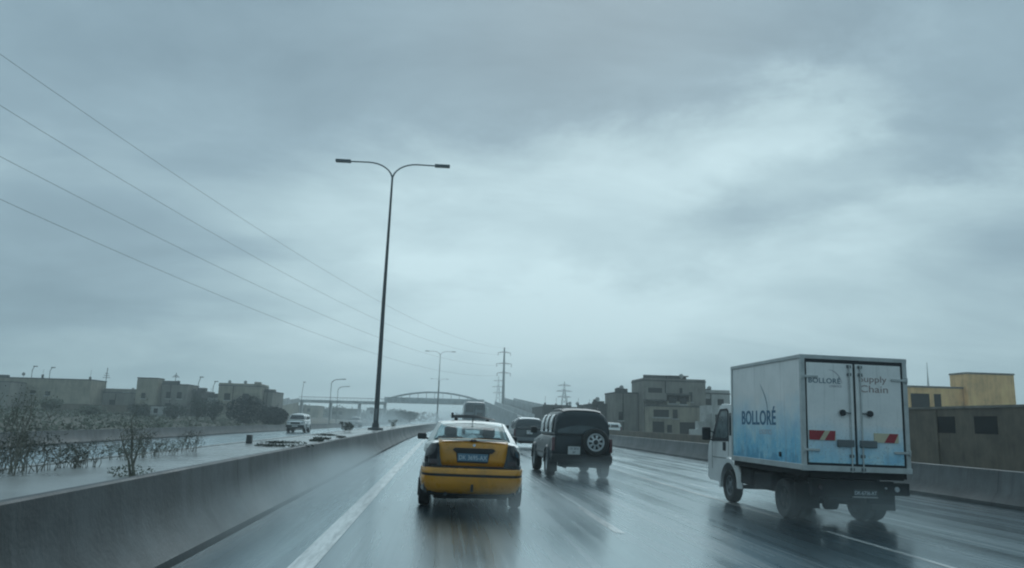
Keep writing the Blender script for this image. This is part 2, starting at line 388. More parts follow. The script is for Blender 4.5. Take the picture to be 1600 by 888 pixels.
# ------------------------------------------------------------------ terrain, roads
FALL = -0.015
def cx(y):                       # the motorway shifts gently to the right beyond the near straight
    t = max(0.0, min(1.0, (y-40)/110.0)); return 2.0*t*t*(3-2*t)
def stations(y0, y1, near=4.0):
    ys = [y0]
    while ys[-1] < y1: ys.append(min(y1, ys[-1] + (near if ys[-1] < 220 else 25)))
    return ys
def sweep(name, prof, m, ys, kind='structure', closed=True, smooth=30, label=None, cat=None):
    rings = [[(x+cx(y), y, z) for x, z in prof] for y in ys]
    mb = MB(); mb.loft(rings, cap=closed, closed=closed)
    o = mb.build(name, m, smooth=smooth)
    if kind: o['kind'] = kind
    if cat: tag(o, label, cat)
    return o
YS = stations(-30, 880)
gprof = [(-890,1.3),(-120,1.25),(-60,1.15),(-42,1.0),(-30,.55),(-22,.2),(-17,-.02),(-16,-.12),(-15,-.5),(13.2,-.5),(14,-.2),(17,0),(24,.35),(40,.5),(120,.6),(890,.7)]
sweep('ground', gprof, M['earth'], stations(-60, 885, 10), closed=False)
# carriageways as thick slabs
sweep('road', [(-2.40,.036),(0,0),(4,-.06),(8,-.12),(12.45,-.187),(12.45,-.45),(-2.40,-.45)], M['road'], YS)
sweep('opposite_road', [(-15.85,-.02),(-10,.03),(-4.75,0),(-4.75,-.45),(-15.85,-.45)], M['road'], YS)
sweep('gutter', [(-2.48,-.3),(-2.48,-.03),(-2.402,-.03),(-2.402,-.3)], M['under'], YS)
# raised paved median between the two barriers
sweep('median', [(-2.87,-.4),(-2.87,.775),(-3.3,.79),(-4.55,.78),(-4.6,.77),(-4.62,-.4)], M['median'], YS)
sweep('median_kerb', [(-4.62,-.4),(-4.62,.788),(-4.745,.788),(-4.745,-.4)], M['median'], YS)

def line(name, x0, w, spans, z=None, m='line'):
    mb = MB()
    for a, c in spans:
        ys = stations(a, c, 3.0)
        L = [(x0+cx(y), y) for y in ys]
        vs = []; fs = []
        for i, (x, y) in enumerate(L):
            for xx in (x-w/2, x+w/2):
                zz = FALL*(xx-cx(y)) + .004 if z is None else z
                vs.append((xx, y, zz + (.0 if xx-cx(y) > -2.4 else 0)))
            if i: k = 2*i; fs.append((k-2, k-1, k+1, k))
        mb.add(vs, fs)
    o = mb.build(name, M[m], smooth=0); o['kind'] = 'structure'; return o
line('edge_line_marking', -1.27, .24, [(-10, 300)])
line('lane_dashes_marking', 2.46, .14, [(10.7+13*k-13, 13.9+13*k-13) for k in range(20)], m='worn')
line('worn_lane_marking', 5.82, .11, [(-10, 7.2), (8.2, 11.6), (13.2, 300)], m='worn')
line('opposite_lane_marking', -8.4, .14, [(6+12*k, 10+12*k) for k in range(18)], z=.035)
line('opposite_edge_marking', -14.2, .16, [(-10, 300)], z=.012)
line('opposite_inner_marking', -5.4, .14, [(-10, 300)], z=.012)

YB = stations(-20, 420)
tag(sweep('concrete_barrier', [(-2.485,-.1),(-2.485,.07),(-2.50,.085),(-2.69,.34),(-2.74,.60),(-2.76,.815),(-2.78,.83),(-2.85,.83),(-2.866,.81),(-2.866,-.1)], M['barrier'], YB, kind=None),
    'long grey concrete crash barrier left of the taxi, beside the raised paved median', 'barrier')
tag(sweep('concrete_barrier', [(12.47,-.3),(12.47,-.10),(12.65,.14),(12.72,.60),(12.74,.615),(12.86,.615),(12.88,.60),(12.95,-.3)], M['barrier'], YB, kind=None),
    'grey concrete crash barrier on the right edge of the motorway behind the box truck', 'barrier')
tag(sweep('concrete_barrier', [(-15.87,-.2),(-15.87,.05),(-16.0,.25),(-16.05,.55),(-16.2,.55),(-16.25,-.2)], M['barrier'], YB, kind=None),
    'low dark concrete barrier along the far side of the opposite carriageway', 'barrier')

# ------------------------------------------------------------------ vehicles
def zroad(x): return FALL*x
def spoked(mb, c, axis, s, d0, d1, R, nh, seg=6):
    """one connected rim: outer lip, spokes between round-ish holes, hub"""
    def P(d, r, a):
        if axis == 'x': return (c[0]+s*d, c[1]+r*cos(a), c[2]+r*sin(a))
        return (c[0]+r*cos(a), c[1]+s*d, c[2]+r*sin(a))
    N = (nh or 6)*seg; rad = [(d1, R), (d1, R*.90), (d0, R*.83), (d0*1.04, R*.80), (d0*1.08, R*.62), (d0*1.10, R*.44), (d0*1.2, R*.36), (d1*1.02, R*.30), (d1*1.02, R*.02)]
    vs = [P(d, r, 2*pi*k/N) for d, r in rad for k in range(N)]; fs = []
    for j in range(len(rad)-1):
        for k in range(N):
            if nh and j in (3, 4) and (k % seg) in (0, 1, 2): continue
            q = (k+1) % N; fs.append((j*N+k, j*N+q, (j+1)*N+q, (j+1)*N+k))
    mb.add(vs, fs)
def wheel(parent, x, y, r, w, side, rim='alloy', rr=.62, n=28, holes=7, name='wheel'):
    """side: +1 outer face to +x"""
    h = w/2
    tyre = MB().rev([(-h*.1, r*rr*.97), (-h*.7, r*rr), (-h, r*.80), (-h*.94, r*.94), (-h*.55, r), (h*.55, r), (h*.94, r*.94), (h, r*.80), (h*.7, r*rr), (h*.1, r*rr*.97)], (x, y, r), 'x', n)
    t = tyre.build(name, M['rubber'], parent)
    rb = MB(); s = side; R = r*rr
    spoked(rb, (x, y, r), 'x', s, h*.50, h*.72, R*.99, max(4, holes) if holes else 0)
    rb.build('rim', M[rim], t)
    MB().rev([(s*h*.2, R*.95), (s*h*.34, R*.95)], (x, y, r), 'x', n).build('dark_backing_disc', M['plastic'], t)  # dark disc added behind the spokes, standing in for shaded holes
    return t
def ring(y, w, zb, zt, p=4.0, n=28, tumble=0.0, sh=0.0):
    pts = []
    zc, zh = (zb+zt)/2, (zt-zb)/2
    for k in range(n):
        t = 2*pi*(k+.5)/n
        c, s_ = cos(t), sin(t)
        x = math.copysign(abs(c)**(2/p), c)*w; z = math.copysign(abs(s_)**(2/p), s_)*zh
        u = z/zh
        x *= 1 - tumble*max(0, u)**1.5 - sh*max(0, -u)**2
        pts.append((x, y, zc+z))
    return pts
def bodyshell(sts, **kw):
    """sts: (y, w, zb, zt[, p])"""
    return MB().loft([ring(s[0], s[1], s[2], s[3], p=(s[4] if len(s) > 4 else 4.5), **kw) for s in sts])

# ---- yellow taxi ------------------------------------------------------------
def make_taxi(loc):
    t = empty('taxi', loc, ry=-FALL)
    body = bodyshell([(.12,.66,.42,1.00,5),(.15,.73,.34,1.04,5),(.24,.775,.26,1.065,5),(.55,.80,.23,1.085,5),(.95,.815,.22,1.085,5),(1.4,.825,.21,1.06,5),(2.9,.825,.21,.98,5),(3.4,.81,.22,.93,5),(4.0,.78,.24,.84,4.5),(4.3,.70,.28,.74,4),(4.42,.60,.36,.62,3)], tumble=.10, sh=.04)
    body.build('body', M['black_paint'], t)
    up = bodyshell([(.20,.735,.86,1.07,5),(.27,.785,.84,1.09,5),(.55,.812,.84,1.10,5),(1.4,.83,.84,1.075,5),(2.9,.832,.82,.99,5),(3.4,.815,.80,.94,5),(4.0,.78,.72,.85,4.5),(4.28,.70,.66,.75,4)], tumble=.12)
    up.build('shoulder_panel', M['pale'], t)  # pale shoulder colour paints in the sky highlight
    # dark wing panels and sills
    for s in (-1, 1):
        w = MB(); rr = []
        for y, x in ((.16,.775),(.30,.812),(.6,.832),(1.2,.842),(2.6,.846),(3.3,.836),(3.9,.812),(4.15,.775)):
            rr.append([(s*(x-.05), y, .24), (s*x, y, .30), (s*(x+.004), y, .55), (s*(x-.008), y, .72), (s*(x-.06), y, .74)])
        w.loft(rr); w.build('side_panel', M['black_paint'], t)
    # trunk lid
    tl = MB(); rr = []
    for y, z, w in ((.096,.70,.52),(.088,.80,.535),(.092,.95,.55),(.10,1.035,.56),(.13,1.075,.565),(.20,1.098,.57),(.45,1.112,.58),(.84,1.115,.585)):
        n = 14; rr.append([((2*i/n-1)*w, y + .022*(2*i/n-1)**2, z - (.018*(2*i/n-1)**2 if z > 1.05 else 0)) for i in range(n+1)])
    tl.loft(rr, cap=False, closed=False)
    o = tl.build('trunk_lid', M['yellow'], t, smooth=50); md = o.modifiers.new('s', 'SOLIDIFY'); md.thickness = .02; md.offset = 0
    MB().prism([(-.55,1.098),(-.50,1.125),(.50,1.125),(.55,1.098)], 'y', .10, .17).build('spoiler_lip', M['pale'], o, bevel=.01)
    # number plate niche, handle trim, badge, lock
    MB().prism([(-.335,.955),(-.30,.985),(.32,.985),(.36,.955),(.30,.905),(-.28,.905)], 'y', .062, .10).build('plate_light_bar', M['plastic'], o, bevel=.008)
    MB().prism([(-.285,.935),(.275,.935),(.24,.748),(-.255,.748)], 'y', .074, .10).build('plate_recess', M['plastic'], o, bevel=.006)
    pl = MB().box(-.25, .24, .060, .073, .775, .895).build('number_plate', M['plate'], t, bevel=.004)
    text('DK 3695-AX', .098, pl, M['ink_w'], Matrix.Translation((-.005, .0585, .80)) @ M_REAR, align='CENTER', squash=.87)
    MB().rev([(0,.024),(.012,.020)], (.01,.082,1.03), 'y', 16).build('badge', M['chrome'], t)
    MB().prism([(-.06,1.092),(.05,1.092),(.035,1.125),(-.045,1.125)], 'y', .085, .13).build('brake_light', M['lamp'], t, bevel=.005)
    # tail lamps wrap round the corners
    for s in (-1, 1):
        lm = MB(); rr = []
        for z, xi, xo in ((.69,.50,.772),(.74,.515,.785),(.84,.535,.782),(.94,.548,.768),(1.01,.555,.735),(1.045,.575,.69)):
            pts = []
            for k in range(7):
                u = k/6; x = xi + (xo-xi)*u; y = .098 + .16*u**3.2
                pts.append((s*x, y, z))
            pts += [(s*xo*.97, .33, z), (s*xi, .2, z)]
            rr.append(pts)
        lm.loft(rr); lp = lm.build('tail_lamp', M['smoked'], t)
        MB().prism([(s*.57,.72),(s*.70,.72),(s*.695,.79),(s*.575,.79)], 'y', .092, .10).build('reflector', M['lamp'], lp, bevel=.004)
    # bumper
    bp = MB(); rr = []
    prof = [(.10,.668),(.03,.66),(.004,.63),(.0,.575),(.028,.565),(.028,.54),(.0,.53),(-.002,.44),(.016,.36),(.05,.30),(.10,.262),(.18,.25)]
    n = 26
    for i in range(n+1):
        u = 2*i/n-1; x = .840*math.copysign(1-(1-abs(u))**1.6, u); yo = .34*max(0, abs(u)-.5)**2.2/.5**2.2
        rr.append([(x*(1-.07*max(0, (.45-z)/.2)**1.5), y+yo+.05*u*u, z) for y, z in prof])
    bp.loft(rr, cap=False, closed=False); ob = bp.build('rear_bumper', M['yellow'], t, smooth=40)
    md = ob.modifiers.new('s', 'SOLIDIFY'); md.thickness = .015
    st = MB(); rr = []
    for i in range(n+1):
        u = 2*i/n-1; x = .834*math.copysign(1-(1-abs(u))**1.6, u); yo = .34*max(0, abs(u)-.5)**2.2/.5**2.2 + .05*u*u
        rr.append([(x, yo+.012, .573), (x, yo-.001, .568), (x, yo-.001, .533), (x, yo+.012, .528)])
    st.loft(rr); st.build('bumper_strip', M['plastic'], ob)
    MB().box(-.02,.02,-.02,.06,.30,.42).build('tow_eye', M['plastic'], ob, bevel=.006)
    MB().box(-.70,.70,.10,.5,.225,.30).box(-.62,.62,.5,4.0,.15,.30).box(-.60,-.2,.16,.6,.17,.24).build('valance_and_light_block', M['under'], t, bevel=.02)  # rear valance, plus underbody boxes set low to block light under the car
    ex = MB(); ex.tube([(-.42,.02,.255),(-.42,.5,.26)], .028, 12); ex.build('exhaust_pipe', M['steel_dark'], t)
    # cabin: pillars, roof, glass, interior
    RB, RT = (.665,.80,1.10), (.545,1.30,1.375)
    def pil(pts, name='pillar', m='pale'):
        MB().hexa(pts).build(name, M[m], t, bevel=.012)
    for s in (-1, 1):
        # C pillar
        pil([(s*.655,.80,1.07),(s*.775,.92,1.05),(s*.775,1.25,1.05),(s*.65,1.06,1.05), (s*.535,1.30,1.385),(s*.60,1.36,1.37),(s*.60,1.55,1.37),(s*.535,1.50,1.385)])
        pil([(s*.74,2.05,1.02),(s*.775,2.05,1.02),(s*.775,2.13,1.02),(s*.74,2.13,1.02), (s*.57,2.02,1.39),(s*.605,2.02,1.38),(s*.605,2.10,1.38),(s*.57,2.10,1.39)])
        pil([(s*.70,3.22,.98),(s*.77,3.15,.98),(s*.77,3.08,.98),(s*.70,3.15,.98), (s*.54,2.58,1.39),(s*.60,2.54,1.38),(s*.60,2.46,1.38),(s*.54,2.50,1.39)])
        MB().patch((s*.772,.98,1.06),(s*.772,2.05,1.03),(s*.602,2.02,1.37),(s*.602,1.45,1.37),.005,.01).build('side_window', M['glass'], t)
        MB().patch((s*.772,2.13,1.03),(s*.765,3.08,.99),(s*.598,2.47,1.37),(s*.602,2.10,1.37),.005,.01).build('side_window', M['glass'], t)
    rf = MB(); rr = []
    for y, w, z in ((1.28,.53,1.378),(1.33,.56,1.402),(1.45,.595,1.422),(1.8,.61,1.432),(2.2,.61,1.428),(2.5,.59,1.405),(2.58,.55,1.388)):
        n = 12; rr.append([((2*i/n-1)*w, y, z - .045*abs(2*i/n-1)**2.6) for i in range(n+1)] + [(w*.9, y, z-.065), (-w*.9, y, z-.065)])
    rf.loft(rr); rf.build('roof', M['pale'], t)  # roof coloured pale to carry the sky's reflection
    MB().patch((-.66,.83,1.10),(.66,.83,1.10),(.545,1.29,1.372),(-.545,1.29,1.372),.005,.03,8).build('rear_window', M['glass'], t)
    MB().patch((.70,3.18,.99),(-.70,3.18,.99),(-.55,2.56,1.38),(.55,2.56,1.38),.005,.04,8).build('windscreen', M['glass'], t)
    ins = MB()
    ins.box(-.72,.72,.95,1.25,.55,1.06); ins.build('parcel_shelf', M['seat'], t, bevel=.02)
    for nm, x0, y0, w in (('rear_seat',0,1.35,.66),):
        MB().box(-w,w,y0,y0+.2,.5,1.10).build(nm, M['seat'], t, bevel=.05)
    for s in (-1, 1):
        MB().box(s*.36-.25,s*.36+.25,2.15,2.32,.5,1.12).box(s*.36-.12,s*.36+.12,2.17,2.27,1.12,1.30).build('front_seat', M['seat'], t, bevel=.04)
    MB().box(-.72,.72,2.95,3.2,.55,.98).build('dashboard', M['seat'], t, bevel=.04)
    sw = MB(); sw.tube([(-.36+.18*cos(a), 2.86-.05*sin(a), 1.0+.17*sin(a)) for a in [2*pi*k/18 for k in range(19)]], .014, 6); sw.build('steering_wheel', M['plastic'], t)
    # white form added in place of the bright reflection in the rear window
    cs = MB(); rr = []
    for k in range(6):
        y = 1.00 + .05*k; hh = .10*sin(pi*(k+.5)/6)
        rr.append([(.02+.17*cos(a), y, 1.07 + hh*max(0, sin(a))*(1+.25*sin(5*a))) for a in [pi*j/14 for j in range(15)]])
    cs.loft(rr, cap=False, closed=False); o2 = cs.build('window_reflection_shape', M['white'], t)
    # roof bar for the taxi sign, aerial, mirrors, wiper
    rb = MB(); rr = []
    for i in range(13):
        u = 2*i/12-1; x = -.37+.80*i/12; z = 1.455 + .016*(1-u*u) - .02*max(0, u)
        th = .058 - .03*max(0, u)
        rr.append([(x,1.60,z),(x,1.66,z+th),(x,1.84,z+th),(x,1.90,z)])
    rb.loft(rr); rb.box(-.37,-.33,1.64,1.86,1.50,1.555); rbo = rb.build('roof_bar', M['plastic'], t, bevel=.004)
    for x in (-.28, .30): MB().box(x-.03,x+.03,1.68,1.80,1.41,1.46).build('foot', M['plastic'], rbo, bevel=.005)
    ae = MB(); ae.tube([(.01,1.33,1.395),(.01,1.25,1.47)], .009, 6); ae.build('aerial', M['plastic'], t)
    for s in (-1, 1):
        mr = MB(); mr.box(-1.0,-.82,2.82,2.93,1.03,1.15) if s < 0 else mr.box(.82,.97,2.82,2.93,1.03,1.15)
        mo = mr.build('wing_mirror', M['plastic'], t, bevel=.03, segs=3)
        MB().tube([(s*.77,2.88,1.04),(s*.90,2.88,1.07)], .02, 6).build('bracket', M['plastic'], mo)
    wp = MB(); wp.tube([(.02,.815,1.125),(.30,.83,1.128),(.58,.86,1.112)], .009, 6); wp.build('rear_wiper', M['plastic'], t)
    for s in (-1, 1):
        wheel(t, s*.765, .80, .305, .19, s, rim='alloy'); wheel(t, s*.765, 3.42, .305, .19, s, rim='alloy')
        MB().box(s*.80-.09,s*.80+.06,1.14,1.16,.12,.42).build('mud_flap', M['rubber'], t, bevel=.005)
    return tag(t, 'yellow saloon taxi with dark tail lamps driving ahead in the left lane', 'taxi')
make_taxi((.50, 12.66, zroad(.5)))

# ---- off-roaders --------------------------------------------------------------
def make_suv(name, loc, L=4.6, Wd=.88, Hh=1.86, paint='suv_paint', roofp=None, lower=None, spare=False, rz=0, belt=1.14, label='', rearglass='mist_glass', tilt=True, plate=(-.22, .62), cut=.30, bottom=.42, tb=.23):
    t = empty(name, loc, rz=rz, ry=-FALL if tilt else 0)
    roofp = roofp or paint
    z0 = bottom
    lo = bodyshell([(.06,Wd*.88,z0+.14,belt-.04,7),(.09,Wd*.95,z0+.04,belt,7),(.18,Wd*.985,z0,belt+.02,7),(.7,Wd,z0-.02,belt+.02,7),(3.0,Wd,z0-.02,belt,7),(3.5,Wd*.98,z0-.02,belt-.04,6),(L-.35,Wd*.96,z0,belt-.1,5),(L-.08,Wd*.9,z0+.05,belt-.17,4),(L,Wd*.82,z0+.12,belt-.26,4)], tumble=.05)
    lo.build('body', M[paint], t)
    top = Hh-.0
    g = [(.10,Wd*.90,belt-.1,top-.22,7),(.16,Wd*.90,belt-.1,top-.10,7),(.26,Wd*.895,belt-.1,top-.03,7),(.45,Wd*.89,belt-.1,top,7),(1.6,Wd*.89,belt-.1,top+.01,7),(2.5,Wd*.88,belt-.1,top-.03,7)]
    rings = [ring(s[0], s[1], s[2], s[3], p=4.6, tumble=tb) for s in g]
    # windscreen rake: last rings lean back
    last = ring(2.75, Wd*.87, belt-.1, top-.08, p=4.6, tumble=tb)
    def rake(pt): x, y, z = pt; return (x, y + max(0, (top-.08-z))*cut*1.6, z)
    rings.append([rake(p) for p in last])
    cab = MB().loft(rings).build('cabin', M[paint], t)
    # roof skin
    rr = []
    for y, w, z in ((.20,.54,top-.045),(.30,.57,top-.01),(.6,.59,top+.012),(1.6,.60,top+.022),(2.4,.58,top-.015),(2.72,.54,top-.06)):
        w = w*Wd/.88; n = 10; rr.append([((2*i/n-1)*w, y, z+.012-.05*abs(2*i/n-1)**3) for i in range(n+1)] + [(w*.97, y, z-.10), (-w*.97, y, z-.10)])
    MB().loft(rr).build('roof', M[roofp], t)
    k = Wd/.88
    # rear screen
    MB().patch((-.70*k,.085,belt+.06),(.70*k,.085,belt+.06),(.575*k,.165,top-.14),(-.575*k,.165,top-.14),.02,.02,8).build('rear_window', M[rearglass], t)
    # side glass
    for s in (-1, 1):
        def sxz(z):
            u = max(0, (z-(belt-.1+top)/2)/((top-belt+.1)/2)); return s*(Wd*.892*(1-tb*u**1.5)*(1-.03*u*u)+.004)
        for y0, y1, y2, y3 in ((.34,1.08,1.08,.40),(1.16,1.92,1.92,1.16),(2.0,2.95,2.62,2.0)):
            wn = MB(); rr = []
            for j in range(5):
                z = belt+.06+(top-.17-belt-.06)*j/4; u = j/4; ya = y0+(y3-y0)*u; yb = y1+(y2-y1)*u
                rr.append([(sxz(z), ya, z), (sxz(z), yb, z)])
            wn.loft(rr, cap=False, closed=False); ow = wn.build('side_window', M['tint'], t); md = ow.modifiers.new('s', 'SOLIDIFY'); md.thickness = .012; md.offset = 0
        MB().box(s*(Wd+.005)-.012, s*(Wd+.005)+.012, .95, L-.95, .60, .66).build('side_moulding', M['plastic'], t, bevel=.008)
        for y0, y1 in ((1.86,1.98),(2.78,2.9)):
            MB().box(s*(Wd+.006)-.014, s*(Wd+.006)+.014, y0, y1, .95, .985).build('door_handle', M['chrome'], t, bevel=.006)
        mo = MB().box(min(s*(Wd+.03), s*(Wd+.22)), max(s*(Wd+.03), s*(Wd+.22)), 2.86, 2.98, belt, belt+.19).build('wing_mirror', M['plastic'], t, bevel=.03, segs=3)
        MB().prism([(s*Wd*.88,.72),(s*Wd*.985,.72),(s*Wd*.975,1.08),(s*Wd*.88,1.08)], 'y', .03, .20).build('tail_lamp', M['dim_red'], t, bevel=.012)
        for wy in (.85, L-.9):
            wheel(t, s*(Wd-.10), wy, .37, .25, s, holes=6)
            ar = MB(); rr = []
            for j in range(15):
                a = pi*j/14; rr.append([(s*(Wd-.03), wy+.43*cos(a), .37+.43*sin(a)), (s*(Wd+.035), wy+.42*cos(a), .37+.42*sin(a)), (s*(Wd+.035), wy+.47*cos(a), .37+.47*sin(a)), (s*(Wd-.03), wy+.50*cos(a), .37+.50*sin(a))])
            ar.loft(rr); ar.build('wheel_arch', M[lower or paint], t)
        MB().box(s*(Wd-.13)-.11,s*(Wd-.13)+.11,.40,.42,.16,.46).build('mud_flap', M['rubber'], t, bevel=.005)
        hl = MB().prism([(s*(Wd*.58),belt-.38),(s*(Wd*.88),belt-.36),(s*(Wd*.88),belt-.20),(s*(Wd*.58),belt-.22)], 'y', L-.10, L+.015).build('headlight', M['clear'], t, bevel=.02)
        if not spare or s > 0 or True:
            MB().tube([(s*.50*k,.45,top+.0),(s*.52*k,.55,top+.05),(s*.52*k,2.2,top+.05),(s*.50*k,2.3,top+.0)], .014, 6).build('roof_rail', M['steel_dark'], t)
    # rear bumper, door seams, plate
    MB().box(-Wd*.98,Wd*.98,-.02,.16,.43,.64).build('rear_bumper', M[lower or 'plastic'], t, bevel=.035, segs=3)
    MB().box(-Wd*.70,Wd*.70,.1,.5,.30,.43).build('underbody', M['under'], t, bevel=.02)
    MB().tube([(-.45,.0,.30),(-.45,.5,.30)], .03, 10).build('exhaust_pipe', M['steel_dark'], t)
    MB().box(-.76*k,-.745*k,.035,.06,.68,belt+.05).box(.745*k,.76*k,.035,.06,.68,belt+.05).box(-.745*k,.745*k,.035,.06,.672,.684).build('tailgate_seam', M['gasket'], t)
    px0, pz0 = plate
    MB().box(px0-.20,px0+.20,.028,.058,pz0-.02,pz0+.27).build('plate_frame', M['plastic'], t, bevel=.01)
    pl = MB().box(px0-.165,px0+.165,.016,.027,pz0+.02,pz0+.23).build('number_plate', M['plate_w'], t, bevel=.004)
    text('DK 8814', .082, pl, M['ink'], Matrix.Translation((px0, .0145, pz0+.145)) @ M_REAR, align='CENTER', squash=.8)
    text('BF', .082, pl, M['ink'], Matrix.Translation((px0, .0145, pz0+.05)) @ M_REAR, align='CENTER', squash=.9)
    MB().patch((-.66*k,.062,belt-.0),(.66*k,.062,belt-.0),(.66*k,.062,belt+.035),(-.66*k,.062,belt+.035),.01,0,2).build('waist_trim', M['plastic'], t)
    if spare:
        cxs, czs = .34, .985
        sp = MB().rev([(-.03,.30),(-.175,.345),(-.20,.30),(-.205,.23),(-.165,.225)][::1], (cxs,.05,czs), 'y', 36)
        ty = MB().rev([(.0,.25),(-.02,.345),(-.06,.372),(-.15,.372),(-.195,.345),(-.205,.27),(-.185,.235),(-.08,.230)], (cxs,.06,czs), 'y', 36).build('spare_wheel', M['rubber'], t)
        rb = MB(); spoked(rb, (cxs,.06,czs), 'y', -1, .165, .195, .236, 8); rb.build('rim', M['alloy'], ty)
        MB().rev([(-.10,.225),(-.125,.225)], (cxs,.06,czs), 'y', 24).build('dark_backing_disc', M['plastic'], ty)  # same added dark disc, so the spare's rim holes look shaded
        MB().rev([(-.19,.075),(-.205,.06)], (cxs,.06,czs), 'y', 20).build('hub_cap', M['plastic'], ty)
    # front: screen, grille, bumper
    yb = 2.75+(.08)*cut*1.6
    MB().patch((.74*k,2.80+(top-.08-belt)*cut*1.6,belt+.01),(-.74*k,2.80+(top-.08-belt)*cut*1.6,belt+.01),(-.57*k,2.79,top-.13),(.57*k,2.79,top-.13),.02,.03,6).build('windscreen', M['tint'], t)
    MB().box(-Wd*.52,Wd*.52,L-.06,L+.02,belt-.42,belt-.24).build('grille', M['plastic'], t, bevel=.02)
    MB().box(-Wd*.97,Wd*.97,L-.22,L+.08,.42,.66).build('front_bumper', M[lower or 'plastic'], t, bevel=.05, segs=3)
    MB().box(-.24,.24,L+.08,L+.09,.5,.61).build('front_plate', M['plate_w'], t)
    return tag(t, label, 'car')
def fix_front(t): return t
make_suv('offroad_car', (3.77, 20.95, zroad(3.77)), spare=True, Wd=.85, Hh=1.86, label='dark blue off-road car with a spare wheel on its tailgate, ahead of the taxi', rz=radians(.3))
make_suv('offroad_car', (4.86, 43.6, zroad(4.86)), L=4.5, Wd=.90, Hh=1.72, paint='mid_paint', roofp='white', rearglass='tint', lower='silver', belt=1.06, tb=.20, label='dark grey car with white roof just beyond the dark off-road car', plate=(0, .80))
make_suv('offroad_car', (-12.6, 72.0, .0), L=3.7, Wd=.78, Hh=1.62, paint='white', rz=pi, label='white oncoming car on the opposite carriageway, left of the tall lamp post', tilt=False)
make_suv('offroad_car', (-13.4, 124.0, .0), L=4.3, Wd=.84, Hh=1.5, paint='silver', rz=pi, label='small distant oncoming car seen just left of the tall lamp post base', tilt=False, belt=1.0)

# ---- minibus far ahead ----------------------------------------------------------
def make_bus(loc):
    t = empty('minibus', loc, ry=-FALL)
    MB().loft([ring(y, w, .45, z, p=9, tumble=.07) for y, w, z in ((0,1.14,3.25),(.1,1.2,3.42),(.4,1.22,3.5),(6.2,1.22,3.5),(6.7,1.2,3.2),(7.0,1.15,2.4))]).build('body', M['silver'], t)
    for x0, x1, z0, z1, m in ((-.98,-.14,2.35,3.2,'tint'),(.10,.95,2.65,3.2,'tint'),(.22,.90,1.9,2.35,'tint')):
        MB().box(x0,x1,-.03,.05,z0,z1).build('rear_window', M[m], t, bevel=.02)
    MB().box(-.05,.04,-.03,.04,.8,3.2).build('door_seam', M['gasket'], t)
    MB().box(1.24,1.5,.3,.36,1.9,2.9).build('wing_mirror', M['white'], t, bevel=.03)
    MB().box(-1.2,1.2,-.12,.1,.5,.8).build('rear_bumper', M['plastic'], t, bevel=.03)
    for s in (-1, 1):
        MB().box(s*1.05-.1,s*1.05+.1,-.03,.05,1.0,1.4).build('tail_lamp', M['lamp'], t, bevel=.02)
        for y in (1.4, 5.6): wheel(t, s*1.03, y, .42, .28, s, rim='steel', holes=0)
    return tag(t, 'grey minibus with dark rear windows seen far ahead over the taxi roof', 'minibus')
make_bus((3.4+cx(85)*.0, 85, zroad(3.4)))

# ---- box truck -----------------------------------------------------------------
def box_graphics(name, zlo, zhi, seed, amt):
    m = bpy.data.materials.new(name); m.use_nodes = True; t = m.node_tree; t.nodes.clear(); b = NB(t)
    tc = b.n('ShaderNodeTexCoord'); p = b.n('ShaderNodeBsdfPrincipled'); o = b.n('ShaderNodeOutputMaterial'); b.link(p.outputs[0], o.inputs[0])
    v = b.vmath('ADD', tc.outputs['Object'], (seed, seed*.7, 0)); s = b.n('ShaderNodeSeparateXYZ'); b.link(tc.outputs['Object'], s.inputs[0])
    z = s.outputs[2]
    n = b.noise(v, 1.6, 5, .6, .3); n2 = b.noise(b.scalev(v, (1, 1, .8)), 4.5, 4, .55)
    zz = b.math('ADD', z, b.math('MULTIPLY', b.math('SUBTRACT', n, .5), .75))
    f = b.mapr(zz, zlo, zhi, amt, 0.0)
    white = b.ramp(b.noise(v, 2.2, 5, .65), [(.3, (.72, .73, .72)), (.65, (.83, .83, .82))])
    c = b.mix(f, white, b.ramp(b.noise(v, 2.6, 6, .7, .6), [(.32, (.09, .42, .66)), (.5, (.20, .56, .75)), (.68, (.46, .72, .80))]))
    f2 = b.math('MULTIPLY', b.mapr(b.math('ADD', z, b.math('MULTIPLY', b.math('SUBTRACT', n2, .5), .9)), zlo-.25, zlo-.12, 1.0, 0.0), amt*.75)
    c = b.mix(f2, c, (.05, .27, .45))
    stk = b.noise(b.scalev(v, (9, 9, .45)), 1.3, 4, .6)
    c = b.mix(b.mapr(stk, .54, .70, 0, .32), c, (.36, .37, .36))
    spk = b.noise(v, 26, 3, .7)
    c = b.mix(b.math('MULTIPLY', b.mapr(spk, .56, .66, 0, .55), b.mapr(z, .9, 1.9, 1, .1)), c, (.20, .20, .19))
    grime = b.mapr(b.math('ADD', z, b.math('MULTIPLY', n2, .25)), .80, 1.12, .35, 0.0)
    c = b.mix(grime, c, (.22, .22, .21))
    b.link(c, p.inputs['Base Color']); p.inputs['Roughness'].default_value = .42; return m
